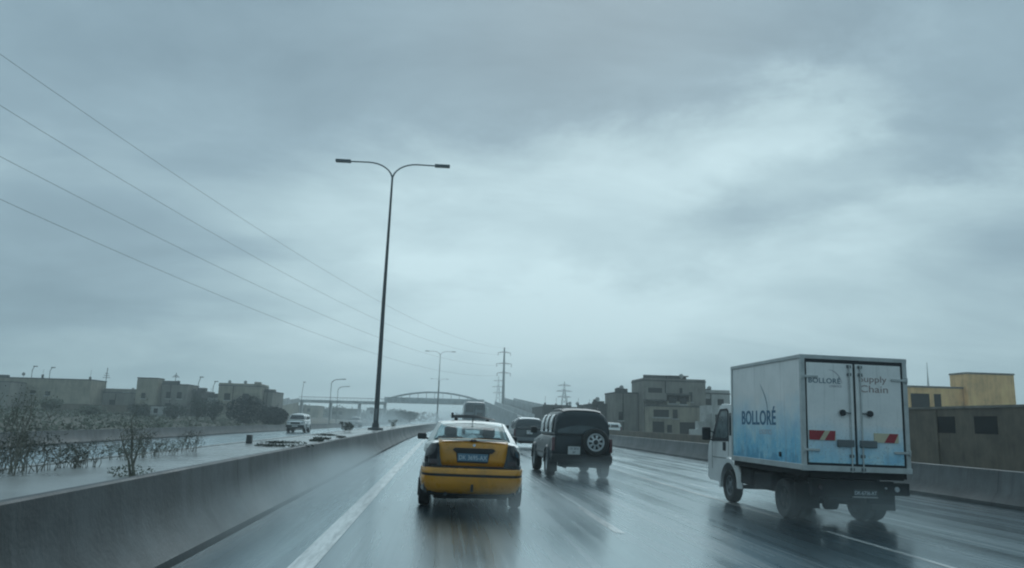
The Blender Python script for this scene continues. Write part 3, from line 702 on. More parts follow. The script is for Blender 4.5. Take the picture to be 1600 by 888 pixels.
def make_truck(loc):
    t = empty('box_truck', loc, ry=-FALL*1.0)
    hw, L, zb, zt = .925, 3.15, .865, 2.735
    core = MB().box(-hw+.02,hw-.02,.05,L-.02,zb+.02,zt-.02).build('cargo_box', box_graphics('box_side_graphics', 1.25, 2.15, 3.1, .95), t)
    fr = MB()
    for x in (-hw, hw-.075):
        for y in (0, L-.06): fr.box(x, x+.075, y, y+.06, zb, zt)
    fr.box(-hw-.006,hw+.006,.002,.062,zt-.065,zt+.004); fr.box(-hw-.004,hw+.004,L-.062,L-.002,zt-.055,zt+.002)
    for x in (-hw-.003, hw-.057):
        fr.box(x, x+.06, .06, L-.06, zt-.06, zt+.001); fr.box(x-.004, x+.064, .003, L-.003, zb-.01, zb+.085)
    fr.box(-hw-.01,hw+.01,-.012,.064,zb-.015,zb+.075)
    fo = fr.build('box_frame', M['alu'], t, bevel=.006)
    MB().box(-hw+.03,hw-.03,.07,L-.06,zt-.015,zt+.012).build('roof_panel', M['white'], t)
    MB().box(-hw+.062,hw-.062,.022,.045,zb+.075,zt-.065).build('door_seal', M['gasket'], t)
    gd = box_graphics('box_door_graphics', 1.05, 1.65, 9.4, .8)
    for s in (-1, 1):
        x0, x1 = (.022, hw-.115) if s > 0 else (-hw+.105, -.022)
        d = MB().box(x0, x1, .002, .03, zb+.115, zt-.125).build('rear_door', gd, t, bevel=.005)
        # lock rod, keepers, round grip
        xr = s*.095
        MB().tube([(xr,-.02,zb-.02),(xr,-.02,zt-.14)], .013, 8).build('lock_rod', M['alu'], d)
        for z in (zb+.03, zb+.24, zt-.30, zt-.17): MB().box(xr-.035, xr+.035, -.028, .003, z-.025, z+.025).build('rod_keeper', M['steel'], d, bevel=.005)
        xg = s*.235; MB().tube([(xr,-.03,1.80),(xg,-.03,1.80)], .012, 8).build('handle_arm', M['steel'], d)
        MB().rev([(-.045,.040),(-.045,.052),(-.018,.052),(.0,.03)], (xg,.0,1.80), 'y', 20).build('door_grip', M['gasket'], d)
        hx = hw-.02 if s > 0 else -hw+.02
        for z in (zb+.32, zt-.36):
            MB().box(min(hx,hx-s*.27),max(hx,hx-s*.27),-.022,.0,z-.02,z+.02).tube([(hx,-.015,z-.05),(hx,-.015,z+.05)],.018,8).build('hinge', M['alu'], d, bevel=.004)
        # lower latch box
        MB().box(min(s*.05,s*.34),max(s*.05,s*.34),-.035,.0,zb+.385,zb+.50).build('latch_plate', M['steel'], d, bevel=.01)
    # hazard boards
    for x0, x1, z0, z1, first in ((-hw+.115,-.36,1.345,1.50,1),(.30,.72,1.34,1.49,0)):
        bd = MB().box(x0, x1, -.010, .0015, z0, z1).build('hazard_board', M['cream'], t)
        n = 2 if first else 1
        w = x1-x0
        for i in range(n):
            a = x0 + (0 if first else .17) + i*.26
            q = [(max(x0, a), z0), (min(x1, a+.17), z0), (min(x1, a+.27), z1), (max(x0, a+.10) if not (first and i == 0) else x0, z1)]
            MB().prism(q, 'y', -.0125, -.0105).build('red_stripe', M['red'], bd, smooth=0)
    # lettering
    Tr = Matrix.Translation
    text('BOLLORÉ', .118, t, M['greyblue'], Tr((-.80, -.0005, 2.275)) @ M_REAR, squash=1.06, off=.0014, space=1.06)
    text('LOGISTICS', .05, t, M['faint'], Tr((-.44, -.0005, 2.215)) @ M_REAR, squash=.9)
    text('Supply', .15, t, M['brown'], Tr((.075, -.0005, 2.325)) @ M_REAR, squash=1.24)
    text('Chain', .165, t, M['brown'], Tr((.085, -.0005, 2.155)) @ M_REAR, squash=1.30)
    xs = -hw+.0195
    text('BOLLORÉ', .36, t, M['navy'], Tr((xs, 2.64, 1.575)) @ M_LEFT, squash=.985, off=.007, space=1.06)
    text('BOLLORÉ', .36, t, M['navy'], Tr((xs-.0006, 2.628, 1.575)) @ M_LEFT, squash=.985, off=.007, space=1.06)
    text('LOGISTICS', .12, t, M['faint'], Tr((xs, 1.78, 1.40)) @ M_LEFT, squash=.95)
    def arc(fn, m, nm='logo_arc'):
        mb = MB(); rr = []
        for i in range(17):
            u = i/16; (a, z), wd = fn(u); rr.append((a, z, wd))
        return rr
    # swoosh above the wordmark, side
    def swoosh(pts, plane, m):
        mb = MB(); L_, R_ = [], []
        for i in range(len(pts)):
            a, z, w = pts[i]; a2, z2, _ = pts[min(i+1, len(pts)-1)]; a1, z1, _ = pts[max(0, i-1)]
            dx, dz = a2-a1, z2-z1; l = math.hypot(dx, dz); nx, nz = -dz/l, dx/l
            L_.append((a+nx*w, z+nz*w)); R_.append((a-nx*w, z-nz*w))
        vs = []; fs = []
        for (p, q) in zip(L_, R_):
            for (a, z) in (p, q):
                vs.append((plane(a, z)))
        for i in range(len(pts)-1): k = 2*i; fs.append((k, k+1, k+3, k+2))
        mb.add(vs, fs); return mb.build('logo_arc', m, t, smooth=0)
    pts = []
    for i in range(17):
        u = i/16; a = .9+ (1.36-.9)*0; ang = radians(62-74*u)
        pts.append((1.72 - .62*(cos(ang)-cos(radians(62)))*1.0, 2.02+.72*(sin(ang)-sin(radians(62)))*.0 + (.10-1.0*u*.62)+.20, .004+.012*sin(pi*u)))
    swoosh([(y, z+.0, w) for y, z, w in pts], lambda a, z: (xs-.002, a, z), M['greyblue'])
    pts2 = [(-.44+.24*sin(radians(70*i/12)), 2.50-.30*(1-cos(radians(75*i/12))), .002+.005*sin(pi*i/12)) for i in range(13)]
    swoosh(pts2, lambda a, z: (a, -.0005, z), M['faint'])
    MB().box(-hw-.008,-hw+.021,.84,.90,1.03,1.11).build('side_marker', M['gasket'], t, bevel=.01)
    # chassis
    ch = MB()
    for x in (-.36, .30): ch.box(x, x+.07, .0, 4.4, .60, .74)
    for y in (.02, 1.0, 2.0, 3.0): ch.box(-.80, .80, y, y+.07, .74, .86)
    ch.box(-.30,.30,.5,.95,.42,.66)
    co = ch.build('chassis', M['under'], t, bevel=.006)
    MB().box(-.9,.86,.04,3.05,.76,.855).build('floor_bearer', M['under'], t)
    MB().box(-.80,.60,-.02,.08,.44,.72).build('rear_crossmember', M['under'], t, bevel=.01)
    MB().box(.42,.86,-.03,.06,.50,.70).build('bumper_step', M['under'], t, bevel=.012)
    MB().box(.15,.60,-.01,.05,.36,.46).build('lower_guard', M['under'], t, bevel=.01)
    MB().box(-.86,-.30,1.35,2.2,.40,.72).build('fuel_tank', M['under'], t, bevel=.06, segs=3)
    MB().box(-.84,-.40,2.35,2.9,.42,.74).build('battery_box', M['under'], t, bevel=.03)
    ax = MB(); ax.tube([(-.75,.95,.31),(.75,.95,.31)], .055, 10); ax.rev([(-.14,.05),(-.09,.14),(.09,.14),(.14,.05)], (0,.95,.30), 'x', 16); ax.build('rear_axle', M['under'], t)
    ax = MB(); ax.tube([(-.75,3.58,.31),(.75,3.58,.31)], .045, 10); ax.build('front_axle', M['under'], t)
    for s in (-1, 1):
        wheel(t, s*.76, .95, .33, .20, s, rim='under', holes=5); wheel(t, s*.54, .95, .33, .18, s, rim='steel', holes=0)
        wheel(t, s*.765, 3.50, .33, .20, s, rim='steel', holes=5)
        MB().box(s*.66-.21,s*.66+.21,.42,.44,.22,.62).build('mud_flap', M['rubber'], t, bevel=.004)
        MB().rev([(-.015,.045),(-.028,.04),(.01,.045)], (s*.66-(.02 if s>0 else .0),-.02,.60), 'y', 16).build('tail_lamp', M['lamp'] if s < 0 else M['clear'], t)
    MB().rev([(-.02,.018),(-.03,.016),(.01,.018)], (.45,-.02,.615), 'y', 12).build('number_plate_lamp', M['clear'], t)
    pl = MB().box(-.10,.30,-.040,-.022,.47,.585).build('number_plate', M['plastic'], t, bevel=.004)
    MB().box(-.12,.30,-.052,-.02,.455,.468).build('lower_rim', M['alu'], pl)
    text('DK-6736-AT', .082, pl, M['ink_w'], Tr((.10, -.0415, .50)) @ M_REAR, align='CENTER', squash=.86)
    # cab
    prof = [(3.17,.52),(3.17,1.88),(3.30,1.98),(3.95,2.0),(4.12,1.93),(4.62,1.28),(4.78,1.16),(4.85,.95),(4.86,.42),(4.70,.36),(4.06,.36)]
    prof += [(3.50+.50*cos(radians(a)), .33+.50*sin(radians(a))) for a in (15,40,65,90,115,140)] + [(3.20,.52)]
    cab = MB().prism(prof, 'x', -.82, .82).build('cab', M['white'], t, bevel=.045, segs=3)
    for s in (-1, 1):
        X = s*.822
        MB().prism([(3.56,1.22),(3.56,1.84),(3.64,1.90),(4.05,1.89),(4.20,1.78),(4.60,1.24),(4.58,1.20)], 'x', min(X, X+s*.006), max(X, X+s*.006)).build('door_window_frame', M['gasket'], t, bevel=.002)
        MB().prism([(3.61,1.28),(3.61,1.81),(3.66,1.85),(3.98,1.84),(4.08,1.76),(4.40,1.28)], 'x', min(X+s*.004, X+s*.010), max(X+s*.004, X+s*.010)).build('door_window', M['glass_cab'], t)
        MB().prism([(3.26,1.34),(3.26,1.80),(3.52,1.80),(3.52,1.34)], 'x', min(X, X+s*.006), max(X, X+s*.006)).build('rear_quarter_window', M['tint'], t)
        MB().box(min(X,X+s*.012),max(X,X+s*.012),3.74,3.90,1.02,1.20).build('door_handle', M['gasket'], t, bevel=.01)
        sm = MB()
        for y in (3.58, 4.56): sm.box(min(X-s*.002,X+s*.002),max(X-s*.002,X+s*.002),y,y+.012,.62 if y > 4 else .90,1.86 if y < 4 else 1.26)
        sm.box(min(X-s*.002,X+s*.003),max(X-s*.002,X+s*.003),3.60,4.56,.86,.872); sm.build('door_seam', M['plastic'], t)
        ar = MB(); rr = []
        for j in range(15):
            a = radians(-8+190*j/14); rr.append([(s*.78, 3.50+.47*cos(a), .33+.47*sin(a)), (s*.86, 3.50+.46*cos(a), .33+.46*sin(a)), (s*.865, 3.50+.55*cos(a), .33+.55*sin(a)), (s*.80, 3.50+.60*cos(a), .33+.60*sin(a))])
        ar.loft(rr); ar.build('wheel_arch', M['white'], t)
        mo = MB().box(min(s*.90,s*1.08),max(s*.90,s*1.08),4.42,4.52,1.22,1.50).build('wing_mirror', M['gasket'], t, bevel=.03, segs=3)
        MB().tube([(s*.80,4.36,1.36),(s*.95,4.46,1.44)], .014, 6).tube([(s*.80,4.50,1.20),(s*.95,4.47,1.26)], .014, 6).build('bracket', M['gasket'], mo)
        MB().box(s*.62-.14,s*.62+.14,4.83,4.87,.72,.88).build('headlight', M['clear'], t, bevel=.02)
    MB().patch((.72,4.645,1.285),(-.72,4.645,1.285),(-.66,4.155,1.90),(.66,4.155,1.90),.02,.03,6).build('windscreen', M['tint'], t)
    MB().box(-.80,.80,4.72,4.92,.36,.60).build('front_bumper', M['white'], t, bevel=.05, segs=3)
    return tag(t, 'white refrigerated box truck with blue water graphics in the right lane', 'truck')
M['glass_cab'] = pmat('wet_cab_glass', (.16, .20, .21), .15, var=.35, scale=5, coat=1)
make_truck((6.76, 12.32, zroad(6.76)))

# ------------------------------------------------------------------ lamp posts
def lamp_post_double(loc):
    t = empty('street_lamp', loc)
    MB().tube([(0,0,.02),(.06,0,7),(.16,0,13.9)], [.14,.10,.055], 14).build('pole', M['steel_dark'], t)
    MB().rev([(0,.42),(.10,.40),(.12,.20),(.35,.17)], (0,0,0), 'z', 16).build('base_plate', M['steel_dark'], t)
    MB().box(-.07,.07,-.15,-.12,.5,1.1).build('access_door', M['steel'], t, bevel=.01)
    for s in (-1, 1):
        pts = [(.16,0,13.85)] + [(.16+s*(1.35*(1-cos(a))), 0, 13.85+ .95*sin(a) + (.0)) for a in [pi/2*k/8 for k in range(1, 9)]]
        pts += [(.16+s*2.4, 0, 14.79)]
        ao = MB().tube(pts, [.05]*3+[.042]*7, 8).build('arm', M['steel'], t)
        a = .16+s*2.35; c = .16+s*3.2
        MB().hexa([(min(a,c),-.16,14.73),(max(a,c),-.16,14.73),(max(a,c),.16,14.73),(min(a,c),.16,14.73),(min(a,c),-.13,14.87),(max(a,c),-.13,14.87),(max(a,c),.13,14.87),(min(a,c),.13,14.87)]).build('lamp_head', M['lamp_body'], ao, bevel=.02)
    return tag(t, None, 'street lamp', 'double arm street lamps on the median')
lp0 = lamp_post_double((-3.55, 42, .80)); lp0['label'] = 'tall double arm street lamp, nearest and largest, standing on the paved median'
for (x, y, lb) in ((-1.25, 163, 'second double arm street lamp on the median, smaller, seen over the bridge arch'), (-1.9, 275, 'faint farthest double arm street lamp behind the arched footbridge')):
    c = copy_tree(lp0); c.location = (x, y, .80); c['label'] = lb
def lamp_single(loc, rz=0):
    t = empty('street_lamp', loc, rz=rz)
    MB().tube([(0,0,0),(0,0,6.6)]+[(1.2*(1-cos(a)),0,6.6+.75*sin(a)) for a in [pi/2*k/6 for k in range(1, 7)]]+[(1.7,0,7.38)], [.09]+[.06]*8, 8).build('pole', M['steel'], t)
    MB().box(1.6,2.3,-.13,.13,7.33,7.45).build('lamp_head', M['lamp_body'], t, bevel=.02)
    return tag(t, None, 'street lamp', 'single arm street lamps beyond the opposite carriageway')
s0 = lamp_single((-18.3, 128, .1)); s0['label'] = 'nearer of the two single arm street lamps left of the tall lamp post'
c = copy_tree(s0); c.location = (-21.2, 158, .1); c['label'] = 'farther single arm street lamp close behind its twin, left of tall lamp'

# ------------------------------------------------------------------ footbridge with arched span
def make_bridge():
    Y = 220; t = empty('footbridge', (0, Y, 0))
    xa, xb = -16.6, 11.4
    dk = MB(); dk.box(xa, xb, 0, 3.2, 5.7, 6.2); dk.build('arch_span_deck', M['bridge'], t)
    for y in (-.02, 3.1):
        MB().box(xa, xb, y, y+.12, 6.2, 7.3).build('parapet', M['bridge'], t)
    for y in (.1, 3.1):
        pts = [(xa+(xb-xa)*k/24, y, 6.6+2.4*(1-(2*k/24-1)**2)) for k in range(25)]
        MB().tube(pts, .2, 8).build('arch', M['bridge'], t)
        hg = MB()
        for k in range(2, 23, 2): hg.tube([(pts[k][0], y, 7.3), pts[k]], .04, 5)
        o = hg.build('hangers', M['steel'], t)
    MB().box(-40.2, xa, .2, 3.0, 5.15, 5.95).build('approach_deck', M['bridge'], t)
    rl = MB()
    for y in (.25, 2.95):
        rl.tube([(-40.2,y,6.75),(xa,y,6.75)], .04, 5)
        for k in range(24): rl.tube([(-40+k*.99,y,5.75),(-40+k*.99,y,6.75)], .025, 4)
    rl.build('railing', M['steel'], t)
    for x in (-39.5, -31.5, -23.5, xa+.2, xb-.3): MB().box(x-.35, x+.35, .8, 2.4, -.3, 5.72 if x > -17 else 5.26).build('pier', M['bridge'], t)
    return tag(t, 'hazy concrete footbridge with a shallow arch crossing the motorway far ahead', 'bridge')
make_bridge()
def ramp(name, x, w, y0, z0, y1, z1, label, m='bridge'):
    t = empty(name, (x, y1, 0))
    def h(v): return [(v[0]-x, v[1]-y1, v[2])]
    MB().hexa([(0,y0-y1,-.2),(w,y0-y1,-.2),(w,0,-.2),(0,0,-.2),(0,y0-y1,z0),(w,y0-y1,z0),(w,0,z1),(0,0,z1)]).build('ramp_wall', M[m], t)
    for a in (-.08, w-.04):
        MB().hexa([(a,y0-y1,z0-.15),(a+.12,y0-y1,z0-.15),(a+.12,0,z1-.15),(a,0,z1-.15),(a,y0-y1,z0+1.0),(a+.12,y0-y1,z0+1.0),(a+.12,0,z1+1.0),(a,0,z1+1.0)]).build('parapet', M['bridge'], t)
    return tag(t, label, 'ramp')
ramp('bridge_ramp', 11.6, 2.8, 122, 1.6, 219.5, 5.9, 'long grey concrete ramp sloping up to the right end of the footbridge')
ramp('bridge_ramp', 15.6, 2.4, 118, 2.6, 200, 6.4, 'second ramp flight behind the long grey ramp, right of the footbridge', 'bridge')
ramp('bridge_ramp', -42.5, 2.6, 150, 1.2, 219.5, 5.3, 'brown grey ramp rising to the left end of the footbridge behind the palm', 'render_beige')

# ------------------------------------------------------------------ pylons and wires
def mono_pylon(loc, H=29.5):
    t = empty('power_pylon', loc)
    MB().tube([(0,0,0),(0,0,H)], [.75,.28], 10).build('mast', M['steel_dark'], t)
    for z, w in ((H-2.0,2.4),(H-6.4,2.9),(H-10,2.6)):
        a = MB(); a.tube([(-w,0,z),(0,0,z+.25),(w,0,z)], [.10,.22,.10], 6)
        for s in (-1, 1): a.tube([(s*w,0,z),(s*w,0,z-1.2)], .12, 5)
        a.build('crossarm', M['steel_dark'], t)
    return tag(t, 'dark single mast power pylon with three crossarms right of the footbridge', 'power pylon')
mono_pylon((22.9, 300, .4))
def lattice(loc, H, label, wb=2.6, rz=0):
    t = empty('power_pylon', loc, rz=rz)
    mb = MB(); wt = .35
    def P(s1, s2, z): w = wb + (wt-wb)*min(1, z/(H*.82)); return (s1*w/1, s2*w/1, z)
    for s1 in (-1, 1):
        for s2 in (-1, 1): mb.tube([P(s1, s2, 0), P(s1, s2, H*.82), (0, 0, H)], .14, 4)
    zs = [H*.82*(1-(1-k/8)**1.25) for k in range(9)]
    for k in range(8):
        for (a, c) in (((-1,-1),(1,-1)), ((1,-1),(1,1)), ((1,1),(-1,1)), ((-1,1),(-1,-1))):
            mb.tube([P(*a, zs[k]), P(*c, zs[k+1])], .08, 3); mb.tube([P(*c, zs[k]), P(*a, zs[k+1])], .08, 3)
    mb.build('lattice_mast', M['steel'], t)
    for z, w in ((.90, 3.2), (.77, 4.0), (.64, 3.4)):
        MB().tube([(-w,0,H*z),(0,0,H*z+.7),(w,0,H*z)], .13, 4).tube([(-w,0,H*z),(w,0,H*z)], .13, 4).build('crossarm', M['steel'], t)
    return tag(t, label, 'power pylon')
lattice((33.5, 480, .4), 28.5, 'faint lattice power pylon immediately left of the dark single mast pylon')
lattice((58.5, 375, .4), 21, 'lattice power pylon standing above the roof of the dark off-road car')
lattice((66, 700, .4), 16, 'tiny lattice pylon on the horizon between the silver car and dark car', rz=.3)
def mast(loc, H, label):
    t = empty('radio_mast', loc)
    mb = MB()
    for k in range(3):
        a = 2*pi*k/3; mb.tube([(1.1*cos(a),1.1*sin(a),0),(.1*cos(a),.1*sin(a),H*.8),(0,0,H)], .09, 4)
    for j in range(14):
        z = H*.8*j/14; r = 1.1-1.0*j/14
        for k in range(3):
            a, c = 2*pi*k/3, 2*pi*(k+1)/3; mb.tube([(r*cos(a),r*sin(a),z),(r*.93*cos(c),r*.93*sin(c),z+H*.8/14)], .05, 3)
    mb.build('lattice_mast', M['steel'], t); return tag(t, label, 'mast')
mast((151, 230, .5), 22.5, 'thin radio mast rising behind the yellow house on the right')
def wire(pts, dx, label):
    (y0,z0),(y1,z1),(y2,z2) = pts
    def zq(y): return z0*(y-y1)*(y-y2)/((y0-y1)*(y0-y2)) + z1*(y-y0)*(y-y2)/((y1-y0)*(y1-y2)) + z2*(y-y0)*(y-y1)/((y2-y0)*(y2-y1))
    P = [(-54.7+.2656*y - dx*0, y, zq(y)) for y in [-20+8*k for k in range(41)]]
    P[-1] = (P[-1][0], 300, z2)
    return tag(MB().tube(P, .022, 5).build('power_line', M['steel_dark']), label, 'power line', 'power lines sagging across the left of the sky')
wire([(63.1,30.4),(153.4,24.5),(300,29.6)], 0, 'uppermost of the four power lines crossing the sky at left')
wire([(63.8,26.2),(154,20.7),(300,27.6)], 0, 'second highest of the four power lines crossing the sky at left')
wire([(64.6,22.0),(154.6,17.3),(300,23.2)], 0, 'third power line from the top, above the lowest one')
wire([(65.1,18.5),(153.3,13.9),(300,19.6)], 0, 'lowest of the four power lines crossing the sky at left')

# ------------------------------------------------------------------ buildings
def building(x0, x1, y0, y1, z0, z1, m, label, wins=(), parapet=.0, extras=None, name='building', slab=True, sidewins=(), cat='building', rods=0):
    """wins: (x, z, w, h) on the face towards the camera (u from x0); sidewins: (y, z, w, h) on the face towards the road"""
    t = empty(name, ((x0+x1)/2, y0, z0)); ox = (x0+x1)/2; W2 = (x1-x0)/2; hh = z1-z0; D = y1-y0
    wl = MB().box(-W2, W2, 0, D, -1.2, hh).build('wall', M[m], t, smooth=0)
    if slab: MB().box(-W2-.05, W2+.05, -.05, D+.05, hh, hh+.14).build('roof_slab', M['render_dark' if m != 'render_yellow' else 'render_grey'], t, smooth=0)
    if parapet:
        p = MB(); p.box(-W2,W2,0,.18,hh+.16,hh+.16+parapet); p.box(-W2,-W2+.18,.18,D,hh+.16,hh+.16+parapet); p.box(W2-.18,W2,.18,D,hh+.16,hh+.16+parapet)
        p.build('parapet', M[m], t, smooth=0)
    for (x, z, w, h) in wins:
        f = MB().box(-W2+x, -W2+x+w, -.02, .05, z, z+h).build('window', M['hole'], t, smooth=0)
        MB().box(-W2+x-.12, -W2+x+w+.12, -.14, .02, z-.12, z-.01).build('sill', M['render_pale'], f, smooth=0)
    s = 1 if ox < 0 else -1; xf = W2 if s > 0 else -W2
    for (y, z, w, h) in sidewins:
        MB().box(min(xf-s*.05, xf+s*.02), max(xf-s*.05, xf+s*.02), y, y+w, z, z+h).build('window', M['hole'], t, smooth=0)
    if rods:
        for k in range(rods):
            x = -W2+.3+(2*W2-.6)*k/max(1, rods-1)
            MB().box(x-.12,x+.12,.1,.34,hh+.16,hh+.5+.3*random.random()).tube([(x,.2,hh+.4),(x+.05,.2,hh+1.3+.4*random.random())],.02,4).build('column_stub', M['render_dark'], t, smooth=0)
    rc = random.Random(int(abs(x0*31+y0*7)))
    if name == 'building' and D > 5 and z1-z0 > 2.2 and m != 'render_yellow':
        for k in range(rc.randint(1, 3)):
            q = rc.uniform(-W2+.7, W2-.9); kind_ = rc.random()
            if kind_ < .4: MB().rev([(0,.30),(.5,.30),(.56,.14)], (q,1.6,hh+.14), 'z', 14).build('water_tank', M['steel_dark'], t)
            elif kind_ < .7:
                d = MB(); d.tube([(q,.5,hh),(q,.5,hh+.5)], .03, 5); d.rev([(0,.02),(.03,.14),(.08,.25),(.07,.25),(.01,.14)], (q,.45,hh+.65), 'y', 14); d.build('satellite_dish', M['render_pale'], t)
            else: MB().box(q, q+rc.uniform(.8,1.6), .6, 1.8, hh+.14, hh+rc.uniform(.4,.75)).build('roof_block', M[m], t, smooth=0)
        wl2 = MB(); wl2.box(-W2, -W2+(2*W2)*rc.uniform(.3,.6), .01, .16, hh+.142, hh+.14+rc.uniform(.2,.5)); wl2.build('unfinished_wall', M['render_dark'], t, smooth=0)
        MB().tube([(-W2*.3,-.05,0),(-W2*.3,-.05,hh)], .05, 6).build('drain_pipe', M['hole'], t)
    if extras: extras(t, W2, D, hh)
    return tag(t, label, cat)
def antenna(loc, H, label, kind=0):
    t = empty('antenna', loc)
    MB().tube([(0,0,0),(0,0,H*.7),(.25 if kind else .05,0,H)], .05, 5).build('pole', M['steel_dark'], t)
    if kind == 0:
        a = MB()
        for k in range(3): a.tube([(-.55+.15*k,0,H*(.62+.08*k)),(.55-.15*k,0,H*(.62+.08*k))], .035, 4)
        a.build('elements', M['steel_dark'], t)
    else: MB().box(.1,.65,-.1,.1,H-.06,H+.06).build('lamp_head', M['steel_dark'], t)
    return tag(t, label, 'antenna', 'antennas and poles on the roofs at left')
# left row
building(-72, -51.4, 118, 123.2, 1.2, 5.75, 'render_beige', 'long pale flat roofed building at the far left of the row', wins=[(.8,1.6,1.2,1.6),(3.2,1.6,1.4,1.6),(6.0,1.7,.9,1.1),(12.3,2.4,.7,.5),(14.4,2.2,.7,.6),(9.2,.6,.8,1.0)], rods=4)
building(-74, -60.2, 113.5, 117.6, 1.2, 5.0, 'render_grey', 'dark two storey annex at the left photo edge with open windows', wins=[(7.2,2.3,1.3,1.0),(9.6,2.3,1.3,1.0),(7.2,.5,1.6,1.2),(11.2,.6,1.1,1.1)])
building(-51.2, -45.9, 122, 127.2, 1.2, 4.1, 'render_grey', 'low grey link building between the long pale building and square tower', wins=[(1.0,1.0,.8,.9)], parapet=.5)
building(-45.7, -42.7, 120, 122.6, 1.2, 6.35, 'render_beige', 'narrow square tower house with blank wall in the left row', wins=[(.8,2.2,.6,.8)])
building(-42.4, -38.6, 121, 126.2, 1.2, 5.55, 'render_grey', 'blocky grey house with stepped right side beside the square tower', wins=[(.7,2.3,.7,1.0),(2.3,2.3,.7,1.0),(.7,.5,.9,1.1)])
building(-38.5, -37.2, 123, 130, 1.2, 4.7, 'render_dark', 'slim dark lean-to on the right side of the stepped grey house')
building(-37, -33.9, 126, 134, 1.2, 3.9, 'render_pale', 'low pale house between stepped grey house and wide brown house', wins=[(.6,.9,.7,.8)], rods=2)
building(-33.8, -27.6, 120, 125.2, 1.1, 5.6, 'render_beige', 'wide brown flat roofed house above the dark palm tree', wins=[(.9,2.4,.9,1.0),(3.6,2.4,.9,1.0)], parapet=.25)
building(-27.5, -26.2, 122, 130, 1.1, 4.9, 'render_grey', 'lower grey wing on the right side of the wide brown house')
building(-51, -37, 104, 106, .9, 2.2, 'dirty_wall', 'low stained boundary wall in front of the left houses', slab=False, name='boundary_wall', cat='wall')
building(-37.2, -34.5, 103, 106, .9, 2.15, 'render_pale', 'small white kiosk in front of the low pale house', wins=[(.4,.4,.5,.6),(1.6,.4,.5,.6)], name='kiosk', cat='kiosk')
antenna((-50.6, 121, 4.0), 3.8, 'crossed television antenna between the long building and square tower', 0)
antenna((-60.3, 119, 5.9), 1.7, 'bent pole with lamp on the long pale building roof', 1)
antenna((-57.8, 119, 5.9), 1.6, 'thin upright pole right of the bent pole on the long roof', 1)
antenna((-40.7, 121.5, 5.7), 1.7, 'thin antenna on the roof of the stepped grey house', 0)
antenna((-36.8, 120, 3.6), 3.2, 'tall thin pole right of the stepped grey house', 1)
antenna((-34.6, 120, 3.6), 2.6, 'slanting thin pole left of the wide brown house', 1)
antenna((-29.5, 165, .4), 8.0, 'thin distant lamp pole beside the footbridge approach', 1)
# right cluster
def ext_main(t, W2, D, hh):
    MB().box(-W2+2.9, -W2+5.0, 1.2, 3.6, hh+.16, hh+.62).build('stair_head', M['render_dark'], t, smooth=0)
    MB().box(-W2+2.7, -W2+5.2, 1.0, 3.8, hh+.62, hh+.72).build('stair_roof', M['render_dark'], t, smooth=0)
    MB().box(-W2+.0, -W2+4.6, -1.0, -.01, 3.45, 3.62).build('balcony_slab', M['render_dark'], t, smooth=0)
    MB().box(-W2+.0, -W2+4.6, -1.0, -.9, 3.62, 4.3).build('balcony_wall', M['render_grey'], t, smooth=0)
    MB().box(-W2+3.9, -W2+4.15, -.12, 0, 3.6, 4.9).build('drain_pipe', M['hole'], t, smooth=0)
building(20.9, 27.6, 80, 85.2, .45, 6.0, 'render_grey', 'main three storey concrete house behind the right barrier left of the truck', wins=[(.5,4.1,1.5,.75),(4.9,3.5,.35,1.0),(.3,2.2,1.3,.9),(2.2,2.1,.6,1.0),(5.2,2.0,.7,1.1),(3.5,2.3,.9,.7)], extras=ext_main, parapet=.15)
building(21.0, 26.2, 77.6, 79.9, .45, 3.3, 'render_beige', 'beige lower storey porch in front of the main concrete house', wins=[(.2,.2,1.2,1.15),(.3,1.8,1.6,.75),(2.3,1.7,.5,.9),(3.0,.15,1.9,1.2),(1.7,.25,.5,.8)], name='porch_building')
building(23.1, 25.6, 79.0, 79.99, 3.5, 4.6, 'render_beige', 'beige upper balcony storey set back above the porch', wins=[(.2,.2,.8,.6),(1.4,.15,.7,.7)], name='balcony_storey')
building(18.3, 20.8, 82, 87.2, .45, 4.7, 'render_grey', 'narrow grey house stepping down left of the main concrete house', wins=[(.4,1.4,.5,.9)])
building(16.6, 18.2, 86, 91.2, .4, 3.5, 'render_dark', 'low dark house left of the narrow grey house', wins=[(.3,.9,.5,.8)])
building(14.4, 21.5, 112, 126, .4, 3.6, 'render_dark', 'long low dark building behind the dark off-road car', wins=[(1.2,1.0,.8,.9),(4.4,1.0,.8,.9)], rods=5)
building(27.7, 31.0, 82, 87.2, .5, 4.9, 'render_pale', 'pale house with top floor openings beside the truck box', wins=[(.5,3.2,.7,.7),(1.9,3.2,.7,.7)], parapet=.3)
def ext_stair(t, W2, D, hh):
    for k in range(3): MB().box(-W2-.6*(k+1), -W2-.6*k, .2, 1.3, -.5, hh-.75*(k+1)).build('stair_flight', M['render_pale'], t, smooth=0)
building(24.9, 27.9, 70.5, 74, .45, 3.4, 'render_pale', 'white stepped house directly left of the truck cab', wins=[(.3,1.3,.5,.8)], extras=ext_stair, slab=False)
building(23.5, 31, 62, 64, .4, 2.2, 'render_beige', 'low beige outbuilding behind the truck mirror', wins=[(3.0,.2,.5,.5)])
tag(MB().box(13.9, 14.15, 40, 118, -.4, .95).build('boundary_wall', M['dirty_wall'], smooth=0), 'low dark boundary wall just behind the right barrier left of the truck', 'wall')
for k, (x, y, c_, lb) in enumerate(((17.2, 74, 'white', 'white low shape parked left of the houses by the right barrier'),)):
    make_suv('parked_car', (x, y, .1), L=4.2, Wd=.82, Hh=1.45, paint='white', rz=radians(80), label='white car parked on the earth beside the low dark houses', tilt=False, belt=.95)
